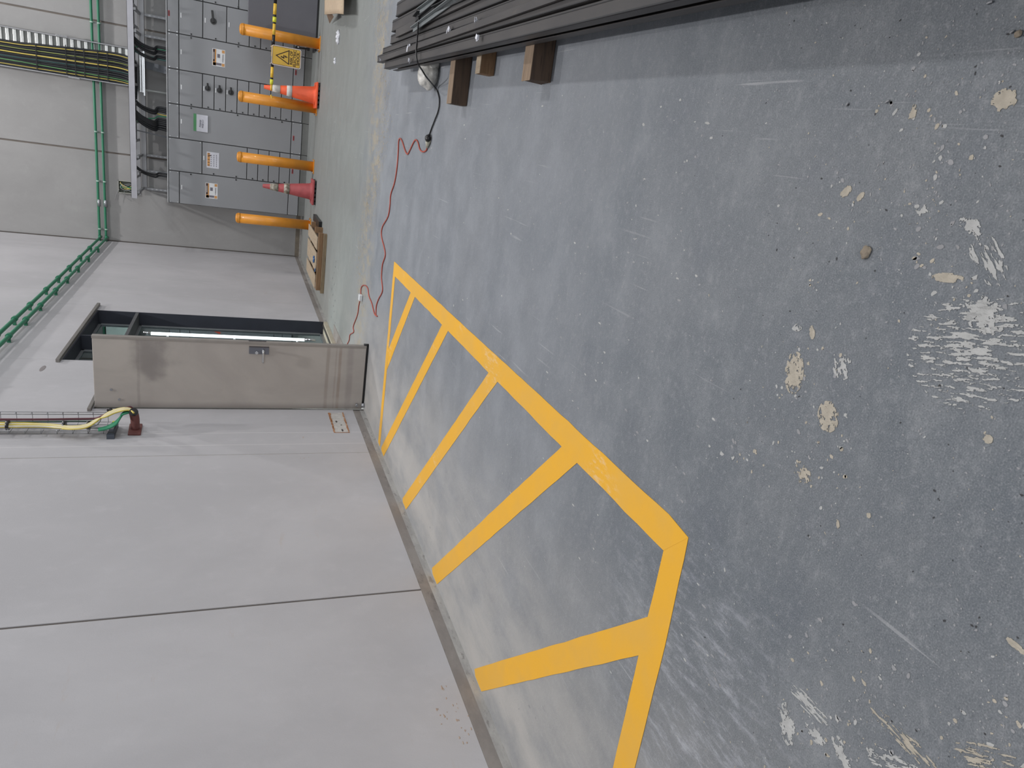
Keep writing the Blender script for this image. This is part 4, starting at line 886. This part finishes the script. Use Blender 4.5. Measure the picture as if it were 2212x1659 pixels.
# plastic scraps
def scrap(px, py, r, lab, sd, M=TAPE, hz=.4, nm='plastic_scrap', z0=0.0, n=5):
    p = F(px, py, z0); b = B(M); random.seed(sd)
    for k in range(n):
        q = p+Vector((random.uniform(-r, r)*.8, random.uniform(-r, r)*.9, 0)); q.z = z0+r*hz*.5
        b.lump((q.x, q.y, 0 if z0 == 0 else q.z), r*random.uniform(.3, .6), r*random.uniform(.3, .7), r*hz, .6, 3, 2, sd+k)
    o = b.build(nm)
    if z0:
        for v in o.data.vertices: v.co.z = max(v.co.z, z0)
    return tag(recenter(o), lab, 'scrap')
WPL = mat('film_white', (214, 216, 222), .3, 0, .1, 40)
scrap(732, 81, .09, 'crumpled clear plastic scrap on floor before the right bollard', 3, WPL); scrap(725, 130, .05, 'small white scrap on floor in front of the cone', 8, WPL, .5, n=3)
# ================================================================== PALLET
pt = thing('wooden_pallet', 'low wooden pallet with pale boards on floor near corner', 'pallet', (-1.9, 10.8, 0))
def PX(px, py, z): return F(px, py, z)
zT = .125
b = B(MC['timber_grey']); b.box(-2.335, -1.475, 10.26, 10.34, 0, .05); b.build('bottom_runner', pt, bev=.004)
b = B(MC['timber_brown']); b.box(-2.30, -1.47, 10.29, 10.36, .051, .112); b.build('front_bearer', pt, bev=.004)
for q in ((10.85, 10.92), (11.4, 11.47)): B(MC['timber_brown']).box(-2.30, -1.47, q[0], q[1], .0, .112).build('bearer', pt)
xa = [PX(686.5, 514.2, zT).x, PX(685.5, 542.7, zT).x, PX(686, 551, zT).x, PX(684, 592.3, zT).x, PX(683.5, 600.5, zT).x, PX(681, 627.5, zT).x]
for a, c in ((xa[0], xa[1]), (xa[2], xa[3]), (xa[4], xa[5])):
    B(MC['ply_top']).box(c, a, 10.37, 11.75, .113, zT+.003).build('deck_board', pt, bev=.002)
B(MC['timber_dark']).box(xa[0]-.03, xa[0]-.01, 10.37, 11.7, .0, .112).build('side_board', pt)
o = B(PLB).box(-1.50, -1.40, 11.0, 11.9, 0, .05).build('rubber_strip'); o.location = (.06, 0, 0); tag(recenter(o), 'black strip lying on floor along right side of pallet', 'strip')
for (px, py, r, lab, sd) in ((679, 560, .05, 'larger blue plastic scrap on the middle pallet board', 3), (681, 583, .025, 'smaller blue plastic scrap at front of pallet board', 6)):
    scrap(px, py, r, lab, sd, BLU, .3, 'blue_scrap', zT+.004, 4)
# ================================================================== STEEL PROFILES ON BEARERS
BH = .096
def bearer(x0, x1, y0, y1, h, lab, M1, M2, sk=0, chew=False):
    t = thing('timber_bearer', lab, 'timber', ((x0+x1)/2, (y0+y1)/2, 0), 'timber bearers under the steel')
    R = Matrix.Rotation(sk, 3, 'Z'); at = Vector(((x0+x1)/2, (y0+y1)/2, 0)); hx, hy = (x1-x0)/2, (y1-y0)/2
    b = MB(); b.m(M1).box(-hx, hx, -hy, hy, .001, h-.002, .004, R, at)
    b.m(M2).box(-hx, hx, -hy, hy, h-.004, h, .002, R, at)
    o = b.build('timber_block', t)
    if chew:
        for v in o.data.vertices:
            if v.co.x < -hx+.02: v.co.x += .03*(1-v.co.z/h)*0+random.uniform(0, .012)
    return t
bearer(.212, 1.1, 4.075, 4.17, BH, 'long dark timber bearer, farthest of three under the steel', MC['timber_dark'], MC['timber_top'], .01)
bearer(.355, 1.0, 3.655, 3.73, .080, 'small light timber bearer, middle of three under the steel', MC['timber_brown'], MC['ply_top'], .01)
bearer(.29, 1.1, 2.905, 3.0, BH, 'thick dark rough timber bearer, nearest of three under the steel', MC['timber_dark'], MC['timber_top'], .03, True)
PST = MC['profile_steel']; PZ = .098
PR = [ # x at z .2 near y=3.6, end y, width, height, shape
 (.432, 5.66, .052, .103, 'c', 'front dark steel section, outermost on left side of the stack'),
 (.488, 5.95, .050, .110, 'c', 'dark steel section second from left in the stack'),
 (.542, 5.78, .040, .104, 'b', 'narrow dusty steel section third from left in the stack'),
 (.586, 5.47, .060, .108, 'c', 'dusty steel section with pale tape, fourth from left in the stack'),
 (.660, 5.42, .075, .114, 'c', 'wide dark steel section fifth from left in the stack'),
 (.745, 5.30, .090, .116, 'b', 'broad dark steel section at back of the stack'),
 (.845, 5.1, .080, .110, 'c', 'rearmost dark steel section at top photo edge'),
]
for (x, ye, w_, h_, sh, lab) in PR:
    t = thing('steel_profile', lab, 'steel section', (x, 2.0, PZ), 'stack of long dark steel sections')
    ys = -1.4; sk = .0095
    R = Matrix.Rotation(-sk, 3, 'Z'); at = Vector((x+0, 3.6, PZ)); th = .004
    def bx(a, c, e, f_, M=PST, bb=b):
        pass
    b = B(PST); y0_, y1_ = ys-3.6, ye-3.6
    if sh == 'c':   # lipped channel on its back, mouth to the side
        b.box(0, w_, y0_, y1_, h_-th, h_, 0, R, at); b.box(0, w_, y0_, y1_, 0, th, 0, R, at); b.box(w_-th, w_, y0_, y1_, 0, h_, 0, R, at)
        b.box(0, th, y0_, y1_, h_*.62, h_, 0, R, at); b.box(0, th, y0_, y1_, 0, h_*.38, 0, R, at); b.box(.006, .02, y0_, y1_, h_*.45, h_*.55, 0, R, at)
    else:
        b.box(0, w_, y0_, y1_, 0, h_, .0, R, at)
    b.build('web', t, bev=.0015)
    B(mat('lip_dark', (34, 35, 38), .5, .3)).box(.001, w_*.10, y0_+.001, y1_-.001, h_-.0005, h_+.003, 0, R, at).box(w_*.80, w_*.86, y0_+.001, y1_-.001, h_-.0005, h_+.002, 0, R, at).build('edge_groove', t)
    B(mat('end_pale', (120, 116, 114), .6, .3)).box(.001, w_-.001, y1_, y1_+.003, h_*.55, h_-.001, 0, R, at).build('cut_end', t)
# second course: flat strips on top
for (x, ye, w_, z, lab) in ((.50, 5.70, .03, .214, 'thin steel strip lying on the second section of the stack'), (.622, 5.2, .05, .214, 'thin steel strip lying on the fourth section of the stack')):
    o = B(PST).box(x, x+w_, -1.4, ye, z, z+.012).build('steel_strip', bev=.001); tag(recenter(o), lab, 'steel strip')
# loose angles lying across at the back
for (a, c, lab) in (((909, 43), (1113, -126), 'upper thin black steel angle lying slantwise on the stack'), ((938, 22), (1150, -75), 'lower thin black steel angle lying slantwise on the stack'), ((907, 26), (1010, -48), 'pale thin metal angle behind the black slanting angles'), ((893, 66), (1100, -83), 'long pale metal strip beside the black slanting angles'), ((898, 42), (907, 31), 'stubby black steel offcut at the end of the slanting angles')):
    A, C = F(*a, .236), F(*c, .236); pale = 'pale' in lab
    o = MB().m(mat('angle_pale', (128, 134, 136), .4, .4) if pale else mat('angle_black', (34, 35, 38), .45, .3)).bar(A, C, .03 if not pale else .02, .006).bar(A+Vector((.014, 0, .01)), C+Vector((.014, 0, .01)), .004, .022).build('steel_angle'); tag(recenter(o), lab, 'steel angle', 'loose angles across the stack')
# tape bits
for i, (px, py, r) in enumerate(((885, 104, .022), (972, 64, .018), (1033, 47, .02), (1034, 84, .015), (824, 130, .012), (886, 132, .014))):
    labs_ = ['white tape tatter on the steel near its far end', 'square tape tatter mid-way on the upper steel', 'torn tape tatter furthest along the upper steel', 'tape tatter on the front steel section', 'tape tatter at the very end of the steel', 'oval paper scrap on the front steel section'][i]
    z_ = .213; p = F(px, py, z_); random.seed(40+i); b = B(TAPE)
    for k in range(5):
        a = random.uniform(0, 3); q = p+Vector((random.uniform(-r, r)*.6, random.uniform(-r, r)*1.0, 0)); R = Matrix.Rotation(a, 3, 'Z') @ Matrix.Rotation(random.uniform(-.3, .3), 3, 'X')
        b.box(-r*.7, r*.7, -r*.5, r*.5, 0, .0015, 0, R, Vector((q.x, q.y, z_+.004+.002*k)))
    o = b.build('tape_tatter'); tag(recenter(o), labs_, 'tape', 'tape tatters on the steel')
# bunched wrap stuffed under the steel
p = F(948, 160); o = B(WRAP).lump((p.x+.0, p.y+.06, .055), .10, .095, .068, .16, 1.8, 4, 2).lump((p.x+.07, p.y+.03, .05), .07, .07, .055, .3, 3, 3, 5).build('shrink_wrap_ball'); tag(recenter(o), 'ball of whitish shrink wrap stuffed beneath the steel', 'wrap')
# ================================================================== CORDS
def cordpts(L, z): return [F(px, py, zz if zz is not None else z) for (px, py, zz) in L]
blk = cordpts([(915, -60, .02), (909, -10, .12), (905, 35, .245), (902, 75, .235), (899, 110, .228), (902, 135, .215), (912, 152, .168), (920, 165, .138), (929, 176, .09), (938, 187, .03), (944, 195, None), (949, 215, None), (947, 238, None), (939, 260, None), (932, 278, None), (928, 290, None)], .007)
o = thing('black_extension_cord', 'black extension cord crossing the steel stack down to the plug', 'cord', F(939, 260, 0))
B(PLB).tube(blk, .0048, 8, True, 5).build('cord', o)
e = F(928, 290, .012); f2 = F(925.5, 302, .016)
B(PLB).tube([e, e*.6+f2*.4], .009, 10, False).build('strain_relief', o)
b = B(PLB); d_ = (f2-e).normalized(); b.lump(tuple(e*.25+f2*.75+Vector((0, 0, .006))), .024, .028, .02, .02, 1, 3, 1); b.build('plug', o)
oc = thing('orange_extension_cord', 'thin red-orange extension cord winding over floor to the doorway', 'cord', F(850, 400, 0))
f3 = F(923, 309, .015); f4 = F(922.5, 318, .010)
org = cordpts([(922.5, 316, .010), (921, 324, None), (914, 328, None), (907, 323, None), (903, 308, None), (898, 302, None), (893, 308, None), (885, 325, None), (880, 333, None), (875, 325, None), (869, 306, None), (864, 299, None), (861, 306, None), (860, 330, None), (857, 365, None), (852, 395, None), (844, 420, None), (842, 445, None), (838, 468, None), (826, 490, None), (824, 510, None), (830, 535, None), (832, 552, None), (826, 572, None), (824, 600, None), (826, 628, None), (818, 645, None), (813, 660, None), (812, 680, None), (815, 683, None), (809, 678, None), (803, 655, None), (797, 640, None), (794, 622, None), (786, 616, None), (780, 622, None), (779, 640, None), (775, 660, None), (772, 680, None), (763, 705, None), (764, 717, None), (756, 723, None), (754, 735, None), (746, 750, None), (735, 765, None)], .0055)
B(OR2).tube(org, .0052, 8, True, 5).build('cord', oc)
B(SCK).tube([F(925, 304, .018), f4], [.018, .009], 14, False).build('socket', oc, label='clear plastic socket end')
p = F(780, 643, .012); b = B(WHT); b.box(p.x-.03, p.x+.03, p.y-.035, p.y+.035, .002, .035, .006); b.build('inline_connector', oc, label='small white inline connector')
